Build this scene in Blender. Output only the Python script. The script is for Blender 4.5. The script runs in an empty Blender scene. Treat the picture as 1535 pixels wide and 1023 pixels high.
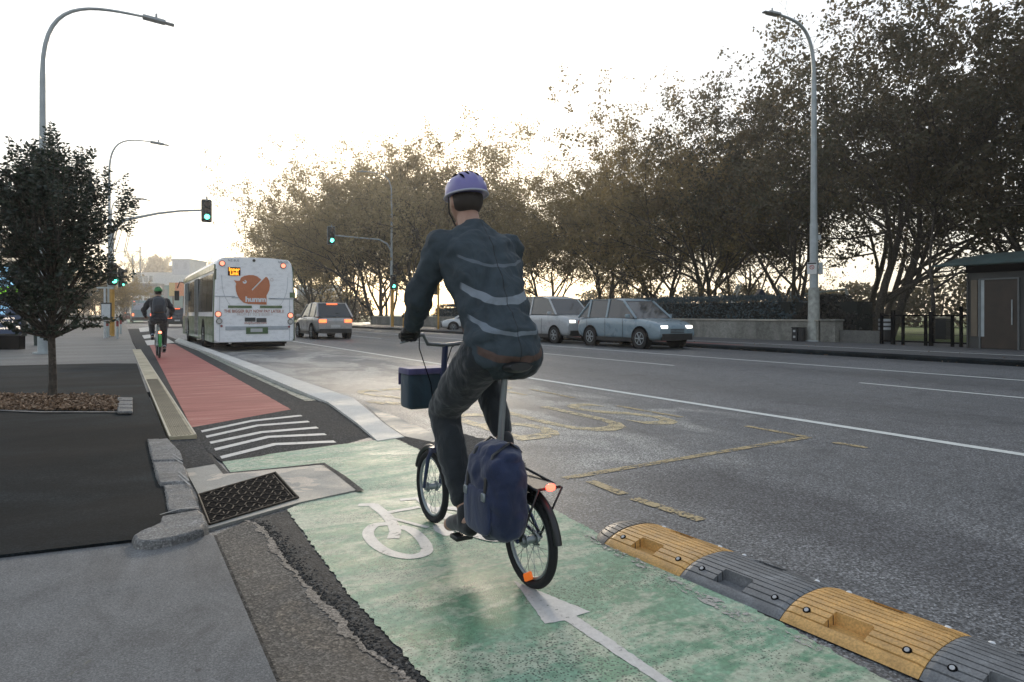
import bpy, bmesh, math, random
import numpy as np
from mathutils import Vector, Matrix
R = math.radians
scene = bpy.context.scene
col = scene.collection

# ------------------------------------------------------------------ camera
CAM_H, FOC, HOR, YAW = 1.2, 1000.0, 471.0, 30.6
cam_d = bpy.data.cameras.new('Camera'); cam = bpy.data.objects.new('Camera', cam_d); col.objects.link(cam)
cam.location = (0, 0, CAM_H); cam.rotation_euler = (R(90), 0, R(-YAW))
cam_d.sensor_width = 36; cam_d.lens = 36*FOC/1535; cam_d.shift_y = -(511.5-HOR)/1535
cam_d.clip_start = .05; cam_d.clip_end = 3000
cam_d.dof.use_dof = False
scene.camera = cam
scene.render.resolution_x, scene.render.resolution_y = 1024, 682
scene.cycles.use_denoising = True
scene.cycles.max_bounces = 6; scene.cycles.transparent_max_bounces = 12
# ------------------------------------------------------------------ light
SUN_AZ, SUN_EL = 23.0, 14.0           # azimuth measured from +Y towards +X
w = bpy.data.worlds.new('World'); scene.world = w; w.use_nodes = True
nt = w.node_tree; nt.nodes.clear()
def wn(t, **k):
    n = nt.nodes.new(t)
    for a, b in k.items(): setattr(n, a, b)
    return n
sky = wn('ShaderNodeTexSky', sky_type='NISHITA', sun_disc=False)
sky.sun_elevation = R(SUN_EL); sky.sun_rotation = R(SUN_AZ); sky.air_density = 1.0; sky.dust_density = 1
bg1 = wn('ShaderNodeBackground'); bg1.inputs[1].default_value = .05
nt.links.new(sky.outputs[0], bg1.inputs[0])
# thin bright overcast: a cloud deck that glows warmer and brighter towards the hidden sun
geo = wn('ShaderNodeTexCoord')
sunv = Vector((math.sin(R(SUN_AZ))*math.cos(R(SUN_EL)), math.cos(R(SUN_AZ))*math.cos(R(SUN_EL)), math.sin(R(SUN_EL))))
dot = wn('ShaderNodeVectorMath', operation='DOT_PRODUCT'); dot.inputs[1].default_value = sunv
nt.links.new(geo.outputs['Generated'], dot.inputs[0])
sep = wn('ShaderNodeSeparateXYZ'); nt.links.new(geo.outputs['Generated'], sep.inputs[0])
def wramp(src, stops):
    r = wn('ShaderNodeValToRGB'); nt.links.new(src, r.inputs[0]); e = r.color_ramp.elements
    while len(e) > 1: e.remove(e[-1])
    e[0].position = stops[0][0]; e[0].color = (*stops[0][1], 1)
    for p, c in stops[1:]:
        q = e.new(p); q.color = (*c, 1)
    return r.outputs[0]
def wmix(a, b, f, mode='MIX'):
    m = wn('ShaderNodeMix', data_type='RGBA', blend_type=mode)
    for v, i in ((f, 0), (a, 6), (b, 7)):
        if hasattr(v, 'is_output') or isinstance(v, bpy.types.NodeSocket): nt.links.new(v, m.inputs[i])
        else: m.inputs[i].default_value = v
    return m.outputs[2]
grad = wramp(sep.outputs[2], [(0, (.90,.78,.62)), (.10, (.94,.86,.75)), (.26, (.95,.93,.90)), (.5, (.86,.88,.91)), (1, (.55,.60,.66))])
nz = wn('ShaderNodeTexNoise'); nz.inputs['Scale'].default_value = 2.2; nz.inputs['Detail'].default_value = 7
mp = wn('ShaderNodeMapping'); mp.inputs['Scale'].default_value = (1, 1, 3.2)
nt.links.new(geo.outputs['Generated'], mp.inputs[0]); nt.links.new(mp.outputs[0], nz.inputs['Vector'])
cl = wramp(nz.outputs['Fac'], [(.36, (.76,.79,.83)), (.47, (.87,.88,.90)), (.60, (1.0,1.0,1.0))])
deck = wmix(grad, cl, 1.0, 'MULTIPLY')
glow = wramp(dot.outputs['Value'], [(0, (.60,.64,.70)), (.45, (.72,.75,.79)), (.72, (.88,.89,.90)), (.9, (1,.99,.96)), (.985, (1,.97,.9))])
deck2 = wmix(deck, glow, 1.0, 'MULTIPLY')
bg2 = wn('ShaderNodeBackground'); bg2.inputs[1].default_value = .98
nt.links.new(deck2, bg2.inputs[0])
add = wn('ShaderNodeAddShader'); outw = wn('ShaderNodeOutputWorld')
nt.links.new(bg1.outputs[0], add.inputs[0]); nt.links.new(bg2.outputs[0], add.inputs[1]); nt.links.new(add.outputs[0], outw.inputs[0])
sun_d = bpy.data.lights.new('Sun', 'SUN'); sun = bpy.data.objects.new('Sun', sun_d); col.objects.link(sun)
sun_d.energy = 2.6; sun_d.angle = R(12); sun_d.color = (1, .86, .68)
sun.rotation_euler = sunv.to_track_quat('Z', 'Y').to_euler()
scene.view_settings.view_transform = 'Standard'; scene.view_settings.look = 'None'
scene.view_settings.exposure = 0.40; scene.view_settings.gamma = 1

# ------------------------------------------------------------------ ground mapping (camera survey of the photo)
cs, sn = math.cos(R(YAW)), math.sin(R(YAW))
def G(px, py, z=0.0):                       # the ground point that the photograph shows at a pixel
    Z = FOC*(CAM_H-z)/(py-HOR); X = (px-767.5)*Z/FOC
    return (X*cs+Z*sn, -X*sn+Z*cs, z)
def AT(px, py, Z):                          # a point at depth Z
    X = (px-767.5)*Z/FOC
    return (X*cs+Z*sn, -X*sn+Z*cs, CAM_H-(py-HOR)*Z/FOC)
def ONX(px, D, z=0):                        # where the sight line through column px meets x = D
    k = (px-767.5)/FOC; Z = D/(k*cs+sn); X = k*Z
    return (D, -X*sn+Z*cs, z)

# ------------------------------------------------------------------ materials
class NM:
    def __init__(s, name, color=(.5,.5,.5), rough=.6, metal=0, spec=.5):
        s.m = bpy.data.materials.new(name); s.m.use_nodes = True; s.nt = s.m.node_tree
        s.b = s.nt.nodes['Principled BSDF']; s.out = s.nt.nodes['Material Output']
        s.set('Base Color', color); s.set('Roughness', rough); s.set('Metallic', metal); s.set('Specular IOR Level', spec)
        s._pos = None
    def set(s, k, v, node=None):
        i = (node or s.b).inputs[k]
        if isinstance(v, bpy.types.NodeSocket): s.nt.links.new(v, i)
        elif isinstance(v, (tuple, list)) and len(v) == 3 and len(i.default_value) == 4: i.default_value = (*v, 1)
        else: i.default_value = v
    def n(s, t, **k):
        n = s.nt.nodes.new(t)
        for a, b in k.items(): setattr(n, a, b)
        return n
    def pos(s, scale=(1,1,1), rot=(0,0,0), obj=False):
        t = s.n('ShaderNodeTexCoord').outputs['Object'] if obj else s.n('ShaderNodeNewGeometry').outputs['Position']
        m = s.n('ShaderNodeMapping'); m.inputs['Scale'].default_value = scale; m.inputs['Rotation'].default_value = rot
        s.nt.links.new(t, m.inputs[0]); return m.outputs[0]
    def noise(s, scale, detail=4, vec=None, dist=0, rough=.5):
        t = s.n('ShaderNodeTexNoise'); t.inputs['Scale'].default_value = scale; t.inputs['Detail'].default_value = detail
        t.inputs['Distortion'].default_value = dist; t.inputs['Roughness'].default_value = rough
        s.nt.links.new(vec or s.pos(), t.inputs['Vector']); return t.outputs['Fac']
    def voro(s, scale, vec=None, out='Distance', rnd=1):
        t = s.n('ShaderNodeTexVoronoi'); t.inputs['Scale'].default_value = scale; t.inputs['Randomness'].default_value = rnd
        s.nt.links.new(vec or s.pos(), t.inputs['Vector']); return t.outputs[out]
    def ramp(s, src, stops):
        r = s.n('ShaderNodeValToRGB'); s.nt.links.new(src, r.inputs[0]); e = r.color_ramp.elements
        while len(e) > 1: e.remove(e[-1])
        f = lambda c: (c, c, c, 1) if isinstance(c, (int, float)) else (*c, 1)
        e[0].position = stops[0][0]; e[0].color = f(stops[0][1])
        for p, c in stops[1:]:
            q = e.new(p); q.color = f(c)
        return r.outputs[0]
    def mix(s, a, b, f, mode='MIX'):
        m = s.n('ShaderNodeMix', data_type='RGBA', blend_type=mode)
        for v, i in ((f, 0), (a, 6), (b, 7)):
            if isinstance(v, bpy.types.NodeSocket): s.nt.links.new(v, m.inputs[i])
            elif i and isinstance(v, (tuple, list)): m.inputs[i].default_value = (*v, 1)
            else: m.inputs[i].default_value = v
        return m.outputs[2]
    def math(s, op, a, b=0):
        m = s.n('ShaderNodeMath', operation=op)
        for v, i in ((a, 0), (b, 1)):
            if isinstance(v, bpy.types.NodeSocket): s.nt.links.new(v, m.inputs[i])
            else: m.inputs[i].default_value = v
        return m.outputs[0]
    def bump(s, h, strength=.4, dist=.01, prev=None):
        b = s.n('ShaderNodeBump'); b.inputs['Strength'].default_value = strength; b.inputs['Distance'].default_value = dist
        s.nt.links.new(h, b.inputs['Height'])
        if prev: s.nt.links.new(prev, b.inputs['Normal'])
        s.nt.links.new(b.outputs[0], s.b.inputs['Normal']); return b.outputs[0]

def plain(name, c, rough=.5, metal=0, spec=.5, var=.12, scale=6, emit=None, es=1):
    m = NM(name, c, rough, metal, spec)
    if var:
        f = m.noise(scale, 5, m.pos(obj=True)); lo = tuple(x*(1-var) for x in c); hi = tuple(min(1, x*(1+var)) for x in c)
        m.set('Base Color', m.ramp(f, [(.3, lo), (.7, hi)]))
    if emit:
        m.set('Emission Color', emit); m.set('Emission Strength', es)
    return m.m

def ground(name, dark, light, speck=110, sp_amt=.35, stretch=(1,.25,1), patch=.6, rough=(.5,.75), bump=.5, pits=None, extra=None, spec=.5):
    """weathered mineral surface: broad patches, streaks, aggregate grains"""
    m = NM(name, spec=spec)
    a = m.noise(patch, 6, m.pos(stretch), .4); b = m.noise(7, 6)
    base = m.mix(dark, light, m.ramp(m.mix(a, b, .35), [(.36, 0), (.64, 1)]))
    g = m.voro(speck, out='Color'); gs = m.n('ShaderNodeSeparateColor'); m.nt.links.new(g, gs.inputs[0])
    gr = m.ramp(gs.outputs[0], [(0, 1-sp_amt), (.6, 1), (1, 1+sp_amt*1.4)])
    fine = m.noise(speck*.45, 3)
    c = m.mix(base, gr, 1.0, 'MULTIPLY')
    c = m.mix(c, m.ramp(fine, [(.3, 1-sp_amt*.8), (.7, 1+sp_amt*.8)]), 1.0, 'MULTIPLY')
    if extra: c = extra(m, c)
    m.set('Base Color', c)
    m.set('Roughness', m.ramp(a, [(.35, rough[0]), (.65, rough[1])]))
    h = m.mix(m.voro(speck), fine, .5)
    m.bump(h, bump, .0035)
    return m.m

def band(m, axis, lo, hi, soft=.2):          # 1 inside lo..hi along a world axis
    s = m.n('ShaderNodeSeparateXYZ'); m.nt.links.new(m.n('ShaderNodeNewGeometry').outputs['Position'], s.inputs[0])
    v = s.outputs[axis]
    n = m.math('MULTIPLY', m.math('SUBTRACT', m.noise(1.3, 4), .5), soft*4)
    v = m.math('ADD', v, n)
    def ss(x, a, b):
        q = m.n('ShaderNodeMapRange', interpolation_type='SMOOTHSTEP'); m.nt.links.new(x, q.inputs[0])
        q.inputs[1].default_value = a; q.inputs[2].default_value = b; return q.outputs[0]
    return m.math('MULTIPLY', ss(v, lo-soft, lo+soft), m.math('SUBTRACT', 1, ss(v, hi-soft, hi+soft)))

def road_extra(m, c):
    # tyre-polished darker lanes, a bus bay paled by scuffing and painted-in sky glint, a newer dark trench patch
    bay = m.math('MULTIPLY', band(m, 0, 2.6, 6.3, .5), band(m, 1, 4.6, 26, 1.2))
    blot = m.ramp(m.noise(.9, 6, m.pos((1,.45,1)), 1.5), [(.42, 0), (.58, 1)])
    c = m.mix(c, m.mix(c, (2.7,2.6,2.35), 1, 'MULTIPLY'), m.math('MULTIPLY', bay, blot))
    near = m.math('MULTIPLY', band(m, 0, 3.1, 4.0, .16), band(m, 1, -8, 3.7, .4))
    c = m.mix(c, m.mix(c, (.58,.58,.6), 1, 'MULTIPLY'), near)
    spots = m.ramp(m.noise(1.7, 7, m.pos((1,.5,1)), 2), [(.58, 0), (.66, 1)])
    c = m.mix(c, m.mix(c, (.62,.62,.64), 1, 'MULTIPLY'), m.math('MULTIPLY', spots, .7))
    lanes = m.math('ADD', band(m, 0, 7.6, 9.2, .5), band(m, 0, 11.4, 13.2, .5))
    c = m.mix(c, m.mix(c, (.8,.8,.8), 1, 'MULTIPLY'), lanes)
    return c
M = {}
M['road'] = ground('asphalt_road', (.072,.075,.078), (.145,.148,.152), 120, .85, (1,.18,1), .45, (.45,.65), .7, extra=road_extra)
M['path_dark'] = ground('asphalt_new', (.0048,.0072,.0088), (.011,.0155,.018), 160, .5, (.5,1.6,1), .8, (.85,.95), .35, spec=.12, extra=lambda m, c: m.mix(c, m.ramp(m.noise(.8, 7, m.pos((.5,1,1)), 1.6), [(.35, (.55,.60,.62)), (.5, (1,1,1)), (.68, (1.8,1.85,1.85))]), 1, 'MULTIPLY'))
M['path_old'] = ground('asphalt_old_path', (.060,.061,.060), (.115,.113,.108), 150, .3, (.25,1.6,1), .7, (.5,.75), .4)
def cp_extra(m, c):
    c = m.mix(c, m.ramp(m.noise(3.1, 8, m.pos((1,.45,1)), 1.8, .65), [(.32, .70), (.5, 1), (.7, 1.22)]), 1, 'MULTIPLY')
    c = m.mix(c, (.035,.034,.032), m.math('MULTIPLY', m.math('LESS_THAN', m.voro(3.2), .035), .55))      # gum and drip spots
    return m.mix(c, (.20,.185,.10), m.ramp(m.noise(2.3, 6, m.pos((1,1,1), (0,0,1)), 2), [(.66, 0), (.74, .45)]))
M['concrete_path'] = ground('broom_finished_concrete', (.095,.097,.098), (.145,.148,.148), 260, .30, (1,1,1), 1.2, (.7,.9), .25, extra=cp_extra)
def gut(m, c):
    st = m.ramp(m.noise(5, 7, m.pos((1,.6,1)), 1), [(.5, 0), (.62, 1)])
    return m.mix(c, m.mix(c, (1.6,1.42,1.2), 1, 'MULTIPLY'), m.math('MULTIPLY', st, .55))
M['gutter'] = ground('gutter_concrete', (.050,.046,.041), (.105,.096,.084), 130, .7, (1,.5,1), 1.6, (.7,.9), .9, extra=gut)
M['crack'] = ground('broken_asphalt_edge', (.020,.020,.020), (.060,.057,.052), 110, .9, (1,1,1), 2, (.8,.95), 1.0)
M['edge'] = ground('gutter_edge_pale', (.15,.13,.108), (.25,.215,.18), 130, .5, (1,1,1), 2, (.7,.9), .9)
M['pad'] = ground('smooth_concrete_pad', (.20,.20,.18), (.31,.30,.27), 200, .14, (1,1,1), 1.8, (.5,.75), .2,
                  extra=lambda m, c: m.mix(c, m.mix(c, (1.75,1.55,1.42), 1, 'MULTIPLY'), m.ramp(m.noise(1.9, 3, None, 1.6), [(.55, 0), (.57, 1)])))
M['kerb'] = ground('pale_kerb_concrete', (.42,.42,.39), (.60,.59,.55), 160, .12, (1,1,1), 1.4, (.55,.8), .25)
M['ramp'] = ground('ramp_asphalt', (.036,.037,.038), (.060,.060,.059), 120, .6, (1,1,1), .9, (.85,.95), .5, spec=.15)
M['stone'] = ground('bluestone', (.075,.075,.074), (.22,.215,.205), 140, .4, (1.5,4,1), 2.6, (.6,.9), .8)
M['slab'] = ground('pale_slab', (.45,.44,.40), (.62,.60,.55), 200, .1, (1,1,1), 1.5, (.5,.8), .2)
M['grass'] = ground('mown_grass', (.075,.115,.02), (.15,.20,.035), 30, .5, (1,1,1), .3, (.8,.95), .9)
M['soil'] = ground('bare_soil', (.03,.026,.02), (.06,.05,.04), 60, .4, (1,1,1), 1, (.8,.95), .9)
M['wall_c'] = ground('stained_wall_concrete', (.10,.10,.085), (.27,.265,.235), 60, .2, (1,1,.35), 1.2, (.7,.9), .4)

def green_paint():
    m = NM('green_lane_paint')
    st = m.noise(1.5, 7, m.pos((1,1.4,1), (0,0,.35)), 1.3, .6)
    c = m.ramp(st, [(.26, (.035,.140,.070)), (.38, (.085,.220,.122)), (.50, (.145,.290,.182)), (.66, (.235,.37,.262))])
    worn = m.ramp(m.mix(m.noise(2.1, 9, m.pos((.55,1.9,1), (0,0,-.25)), 1.2, .68), m.noise(22, 4), .28), [(.47, 0), (.56, 1)])
    c = m.mix(c, (.44,.46,.35), m.math('MULTIPLY', worn, .75))
    c = m.mix(c, m.ramp(m.noise(60, 3), [(.3, .72), (.7, 1.25)]), 1, 'MULTIPLY')
    pitmask = m.ramp(m.noise(2.4, 4), [(.35, .04), (.62, .36)])
    v = m.voro(84, m.pos((1,1,1)))
    pit = m.math('LESS_THAN', v, pitmask)
    c = m.mix(c, (.025,.045,.032), m.math('MULTIPLY', pit, .85))
    m.set('Base Color', c); m.set('Roughness', m.ramp(st, [(.3, .45), (.7, .7)]))
    m.bump(m.noise(190, 2), .5, .003); return m.m
M['green'] = green_paint()
def red_paint():
    m = NM('red_lane_paint')
    st = m.noise(2.2, 7, m.pos((.35,2.6,1)), .5, .6)
    c = m.ramp(st, [(.3, (.24,.060,.050)), (.5, (.35,.095,.078)), (.7, (.46,.17,.14))])
    c = m.mix(c, (.42,.30,.24), m.ramp(m.mix(st, m.noise(30, 3), .3), [(.60, 0), (.66, .6)]))
    c = m.mix(c, m.ramp(m.noise(80, 3), [(.3, .8), (.7, 1.2)]), 1, 'MULTIPLY')
    m.set('Base Color', c); m.set('Roughness', .65); m.set('Specular IOR Level', .18); m.bump(m.noise(120, 3), .5, .004); return m.m
M['red'] = red_paint()
def road_paint(name, c, wear=.5, alpha=True):
    m = NM(name, c, .55)
    f = m.mix(m.noise(9, 8, None, .6, .7), m.noise(60, 4), .45)
    m.set('Base Color', m.ramp(f, [(.3, tuple(x*.7 for x in c)), (.6, c)]))
    if alpha: m.set('Alpha', m.ramp(f, [(wear-.03, 0), (wear+.03, 1)]))
    m.bump(m.noise(70, 3), .5, .004)
    return m.m
M['white_p'] = road_paint('white_road_paint', (.60,.60,.57), .36)
M['white_w'] = road_paint('worn_white_lane_paint', (.58,.57,.54), .38)
M['line_p'] = road_paint('thermoplastic_line', (.70,.72,.68), .30)
M['yellow_p'] = road_paint('yellow_road_paint', (.42,.32,.16), .475)
M['yellow_w'] = road_paint('worn_yellow_road_paint', (.56,.45,.25), .47)
M['grey_p'] = road_paint('grey_green_worn_paint', (.18,.21,.17), .45)
M['tactile'] = plain('tactile_tile', (.42,.36,.24), .7, 0, .4, .25, 3)
M['metal'] = plain('galvanised_steel', (.30,.33,.34), .45, .7, .5, .15, 8)
M['pole'] = plain('grey_pole_paint', (.36,.40,.41), .5, .2, .5, .12, 4)
M['dark'] = plain('black_plastic', (.015,.016,.017), .45)
M['black'] = plain('matt_black', (.006,.006,.007), .95, 0, .05)
M['rubber'] = plain('tyre_rubber', (.018,.018,.019), .8, 0, .3)
M['chrome'] = plain('bright_metal', (.6,.6,.6), .25, .9, .5, .05)
M['castiron'] = plain('cast_iron', (.050,.040,.030), .62, .4, .4, .45, 30)
M['bark'] = ground('tree_bark', (.030,.025,.020), (.075,.062,.048), 30, .4, (1,1,.3), 6, (.8,.95), .9)

# ------------------------------------------------------------------ mesh helpers
class MB:
    def __init__(s): s.v = []; s.f = []; s.mi = []; s.sm = []
    def add(s, vs, fs, mi=0, smooth=False):
        o = len(s.v); s.v += [tuple(v) for v in vs]; s.f += [tuple(i+o for i in f) for f in fs]
        s.mi += [mi]*len(fs); s.sm += [smooth]*len(fs); return s
    def box(s, c, d, rz=0, mi=0, rx=0, ry=0):
        m = Matrix.Rotation(rz, 3, 'Z') @ Matrix.Rotation(ry, 3, 'Y') @ Matrix.Rotation(rx, 3, 'X'); c = Vector(c)
        vs = [c + m @ Vector((x*d[0]/2, y*d[1]/2, z*d[2]/2)) for z in (-1,1) for y in (-1,1) for x in (-1,1)]
        return s.add(vs, [(0,2,3,1),(4,5,7,6),(0,1,5,4),(2,6,7,3),(0,4,6,2),(1,3,7,5)], mi)
    def tube(s, pts, r, n=10, mi=0, cap=True, flat=1.0):
        pts = [Vector(p) for p in pts]; k = len(pts); rs = r if isinstance(r, (list, tuple)) else [r]*k
        vs = []; prev = None
        for i, p in enumerate(pts):
            t = (pts[min(i+1, k-1)] - pts[max(i-1, 0)]).normalized()
            if prev is None: u = t.orthogonal().normalized() if abs(t.z) > .9 else t.cross(Vector((0,0,1))).normalized()
            else: u = (prev - t*prev.dot(t)).normalized()
            prev = u; b = t.cross(u)
            for j in range(n):
                a = 2*math.pi*j/n; vs.append(p + (u*math.cos(a) + b*math.sin(a)*flat)*rs[i])
        fs = [(i*n+j, i*n+(j+1)%n, (i+1)*n+(j+1)%n, (i+1)*n+j) for i in range(k-1) for j in range(n)]
        s.add(vs, fs, mi, True)
        if cap: s.add(vs[:n], [tuple(range(n))[::-1]], mi); s.add(vs[-n:], [tuple(range(n))], mi)
        return s
    def prism(s, poly, a, b, axis='z', mi=0):     # poly 2D extruded along axis from a to b
        n = len(poly)
        f = {'z': lambda p, h: (p[0], p[1], h), 'x': lambda p, h: (h, p[0], p[1]), 'y': lambda p, h: (p[0], h, p[1])}[axis]
        vs = [f(p, a) for p in poly] + [f(p, b) for p in poly]
        return s.add(vs, [tuple(range(n))[::-1], tuple(range(n, 2*n))] + [(i, (i+1)%n, n+(i+1)%n, n+i) for i in range(n)], mi)
    def torus(s, c, axis, Rr, r, n=48, m=8, mi=0, a0=0, a1=2*math.pi):
        ax = Vector(axis).normalized(); u = ax.orthogonal().normalized() if abs(ax.x) < .9 else Vector((0,1,0)); v = ax.cross(u)
        if abs(ax.x) > .9: u, v = Vector((0,1,0)), Vector((0,0,1))
        full = abs(a1-a0-2*math.pi) < 1e-6; k = n if full else n+1
        vs = []
        for i in range(k):
            a = a0 + (a1-a0)*i/n; d = u*math.cos(a) + v*math.sin(a)
            for j in range(m):
                b = 2*math.pi*j/m; vs.append(Vector(c) + d*(Rr + r*math.cos(b)) + ax*r*math.sin(b))
        fs = [(i*m+j, ((i+1)%k)*m+j, ((i+1)%k)*m+(j+1)%m, i*m+(j+1)%m) for i in range(n) for j in range(m)]
        return s.add(vs, fs, mi, True)
    def ellip(s, c, r, n=16, m=10, mi=0, rot=None, z0=-1.0, f=None):
        vs = []; c = Vector(c); rot = rot or Matrix.Identity(3)
        for i in range(m+1):
            t = math.asin(z0) + (math.pi/2-math.asin(z0))*i/m
            for j in range(n):
                a = 2*math.pi*j/n; p = Vector((math.cos(t)*math.cos(a), math.cos(t)*math.sin(a), math.sin(t)))
                if f: p = f(p)
                vs.append(c + rot @ Vector((p.x*r[0], p.y*r[1], p.z*r[2])))
        fs = [(i*n+j, i*n+(j+1)%n, (i+1)*n+(j+1)%n, (i+1)*n+j) for i in range(m) for j in range(n)]
        s.add(vs, fs, mi, True); 
        if z0 > -1: s.add(vs[:n], [tuple(range(n))[::-1]], mi)
        return s
    def ring(s, profile, closed=False, mi=0, smooth=True):     # list of equal length loops
        n = len(profile[0]); vs = [p for l in profile for p in l]
        fs = [(i*n+j, i*n+(j+1)%n, (i+1)*n+(j+1)%n, (i+1)*n+j) for i in range(len(profile)-1) for j in range(n)]
        s.add(vs, fs, mi, smooth)
        s.add(profile[0], [tuple(range(n))[::-1]], mi); s.add(profile[-1], [tuple(range(n))], mi); return s
    def build(s, name, mats, parent=None, bevel=0, seg=2, autosmooth=True):
        me = bpy.data.meshes.new(name); me.from_pydata(s.v, [], s.f)
        if not isinstance(mats, (list, tuple)): mats = [mats]
        for m in mats: me.materials.append(m)
        me.polygons.foreach_set('material_index', s.mi); me.polygons.foreach_set('use_smooth', s.sm); me.update()
        if bevel:
            bm = bmesh.new(); bm.from_mesh(me); bmesh.ops.remove_doubles(bm, verts=bm.verts, dist=1e-5)
            es = [e for e in bm.edges if len(e.link_faces) == 2 and e.calc_face_angle(0) > .5]
            bmesh.ops.bevel(bm, geom=es, offset=bevel, segments=seg, profile=.5, affect='EDGES', clamp_overlap=True)
            for f in bm.faces: f.smooth = len(f.verts) <= 4 and f.calc_area() < bevel*bevel*60 or f.smooth
            bm.to_mesh(me); bm.free()
        o = bpy.data.objects.new(name, me); col.objects.link(o)
        if parent is not None: o.parent = parent
        return o
def tag(o, label=None, cat=None, group=None, kind=None):
    if label: o['label'] = label
    if cat: o['category'] = cat
    if group: o['group'] = group
    if kind: o['kind'] = kind
    return o
def thing(name, loc, rz, label, cat, group=None):
    o = bpy.data.objects.new(name, None); col.objects.link(o); o.location = loc; o.rotation_euler = (0,0,rz); o.empty_display_size = .1
    return tag(o, label, cat, group)
def copy_tree(o, parent=None):
    c = o.copy(); col.objects.link(c); c.parent = parent
    for ch in list(o.children): copy_tree(ch, c)
    return c
def sheet(name, pts, z, mat, thick=.0, kind='structure'):
    """horizontal polygon (optionally with sides going down by thick); pts are (x,y) or (x,y,z)"""
    bm = bmesh.new(); vs = [bm.verts.new((p[0], p[1], z if z is not None else p[2])) for p in pts]
    f = bm.faces.new(vs)
    if f.calc_area() and f.normal.z < 0: f.normal_flip()
    if thick:
        n = len(vs); lo = [bm.verts.new((v.co.x, v.co.y, v.co.z-thick)) for v in vs]
        for i in range(n): bm.faces.new((vs[i], vs[(i+1)%n], lo[(i+1)%n], lo[i]))
    f.normal_update()
    if f.normal.z < 0: f.normal_flip()
    bmesh.ops.triangulate(bm, faces=[g for g in bm.faces if len(g.verts) > 4])
    me = bpy.data.meshes.new(name); bm.to_mesh(me); bm.free(); me.materials.append(mat)
    o = bpy.data.objects.new(name, me); col.objects.link(o)
    if kind: o['kind'] = kind
    return o
def strip_faces(mb, pts, wd, z, mi=0):      # polyline with width on the ground
    P = [Vector((p[0], p[1])) for p in pts]; L = []; Rr = []
    for i, p in enumerate(P):
        t = (P[min(i+1, len(P)-1)] - P[max(i-1, 0)]).normalized(); nrm = Vector((-t.y, t.x))
        w_ = wd[i] if isinstance(wd, (list, tuple)) else wd
        L.append((*(p+nrm*w_/2), z)); Rr.append((*(p-nrm*w_/2), z))
    vs = Rr + L; n = len(P)
    mb.add(vs, [(i, i+1, n+i+1, n+i) for i in range(n-1)], mi)
def text_mesh(name, s, size, mat, parent=None, extrude=.002, align='CENTER', loc=(0,0,0), rot=(0,0,0), scale=(1,1,1), spacing=1, bold=0):
    cu = bpy.data.curves.new(name, 'FONT'); cu.body = s; cu.size = size; cu.extrude = extrude; cu.align_x = align; cu.align_y = 'CENTER'
    cu.space_character = spacing; cu.offset = bold; cu.resolution_u = 3
    o = bpy.data.objects.new(name, cu); col.objects.link(o)
    bpy.context.view_layer.update()
    me = bpy.data.meshes.new_from_object(o.evaluated_get(bpy.context.evaluated_depsgraph_get()))
    bpy.data.objects.remove(o); bpy.data.curves.remove(cu)
    me.name = name; me.materials.clear(); me.materials.append(mat)
    q = bpy.data.objects.new(name, me); col.objects.link(q); q.location = loc; q.rotation_euler = rot; q.scale = scale
    if parent is not None: q.parent = parent
    return q
# ================================================================== THE SETTING: ground, road, paths
g = [(-400,-300),(900,-300),(900,1200),(-400,1200)]
tag(sheet('ground', g, -.06, M['soil']), kind='structure')
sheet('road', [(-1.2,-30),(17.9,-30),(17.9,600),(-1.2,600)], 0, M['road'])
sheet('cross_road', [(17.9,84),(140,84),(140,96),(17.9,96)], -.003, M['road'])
# far side: kerb, raised cycle path and footpath, park lawn
kb = MB()
kb.prism([(17.7,-.05),(18.0,-.05),(18.0,.13),(17.78,.13),(17.7,.09)], -30, 84, 'y')
kb.prism([(17.7,-.05),(18.0,-.05),(18.0,.13),(17.78,.13),(17.7,.09)], 96, 600, 'y')
tag(kb.build('far_kerb', M['path_dark']), kind='structure')
sheet('far_footpath', [(18.0,-30),(27.5,-30),(27.5,84),(18.0,84)], .13, ground('far_path_asphalt', (.06,.062,.064), (.10,.10,.102), 150, .3, (1,.2,1), .6, (.5,.75), .3))
fr = MB(); strip_faces(fr, [ONX(840,18.45), ONX(985,18.45), ONX(1115,18.45)], [.35,.5,.12], .138)
tag(fr.build('far_red_lane', M['red']), kind='structure')
sheet('lawn', [(27.5,-60),(400,-60),(400,84),(27.5,84)], .10, M['grass'])
sheet('far_lawn', [(18.0,96),(400,96),(400,600),(18.0,600)], .10, M['grass'])
# near side footpath: new dark asphalt, older path further on, concrete crossing in front
Z1 = .075
dark = [G(-700,905,Z1), G(0,832,Z1), G(225,806,Z1), G(265,780,Z1), G(262,725,Z1), G(238,657,Z1), G(250,657,Z1), G(221,590,Z1), G(205,545,Z1), G(150,545,Z1), G(-500,560,Z1)]
dark = [(p[0], p[1]) for p in dark]
sheet('dark_footpath', dark, Z1, M['path_dark'], .07)
sheet('footpath', [(-14,8), G(-500,590,.05)[:2], G(0,590,.05)[:2], G(226,590,.05)[:2], G(190,490,.05)[:2], (.2,150), (-14,150)], .071, M['path_old'], .1)
CT = .060
cp = [G(320,803,CT), G(415,1023,CT), G(520,1270,CT), G(-900,1500,CT), G(-900,900,CT), G(0,835,CT)]
cp = [(p[0], p[1]) for p in cp]
sheet('concrete_footpath', [cp[0], cp[1], (.50,-3), (-8,-3), (-8,cp[4][1]+1.5), (cp[5][0],cp[5][1]+.4), (cp[0][0]-.25,cp[0][1]+.25)], CT, M['concrete_path'], .06)
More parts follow.
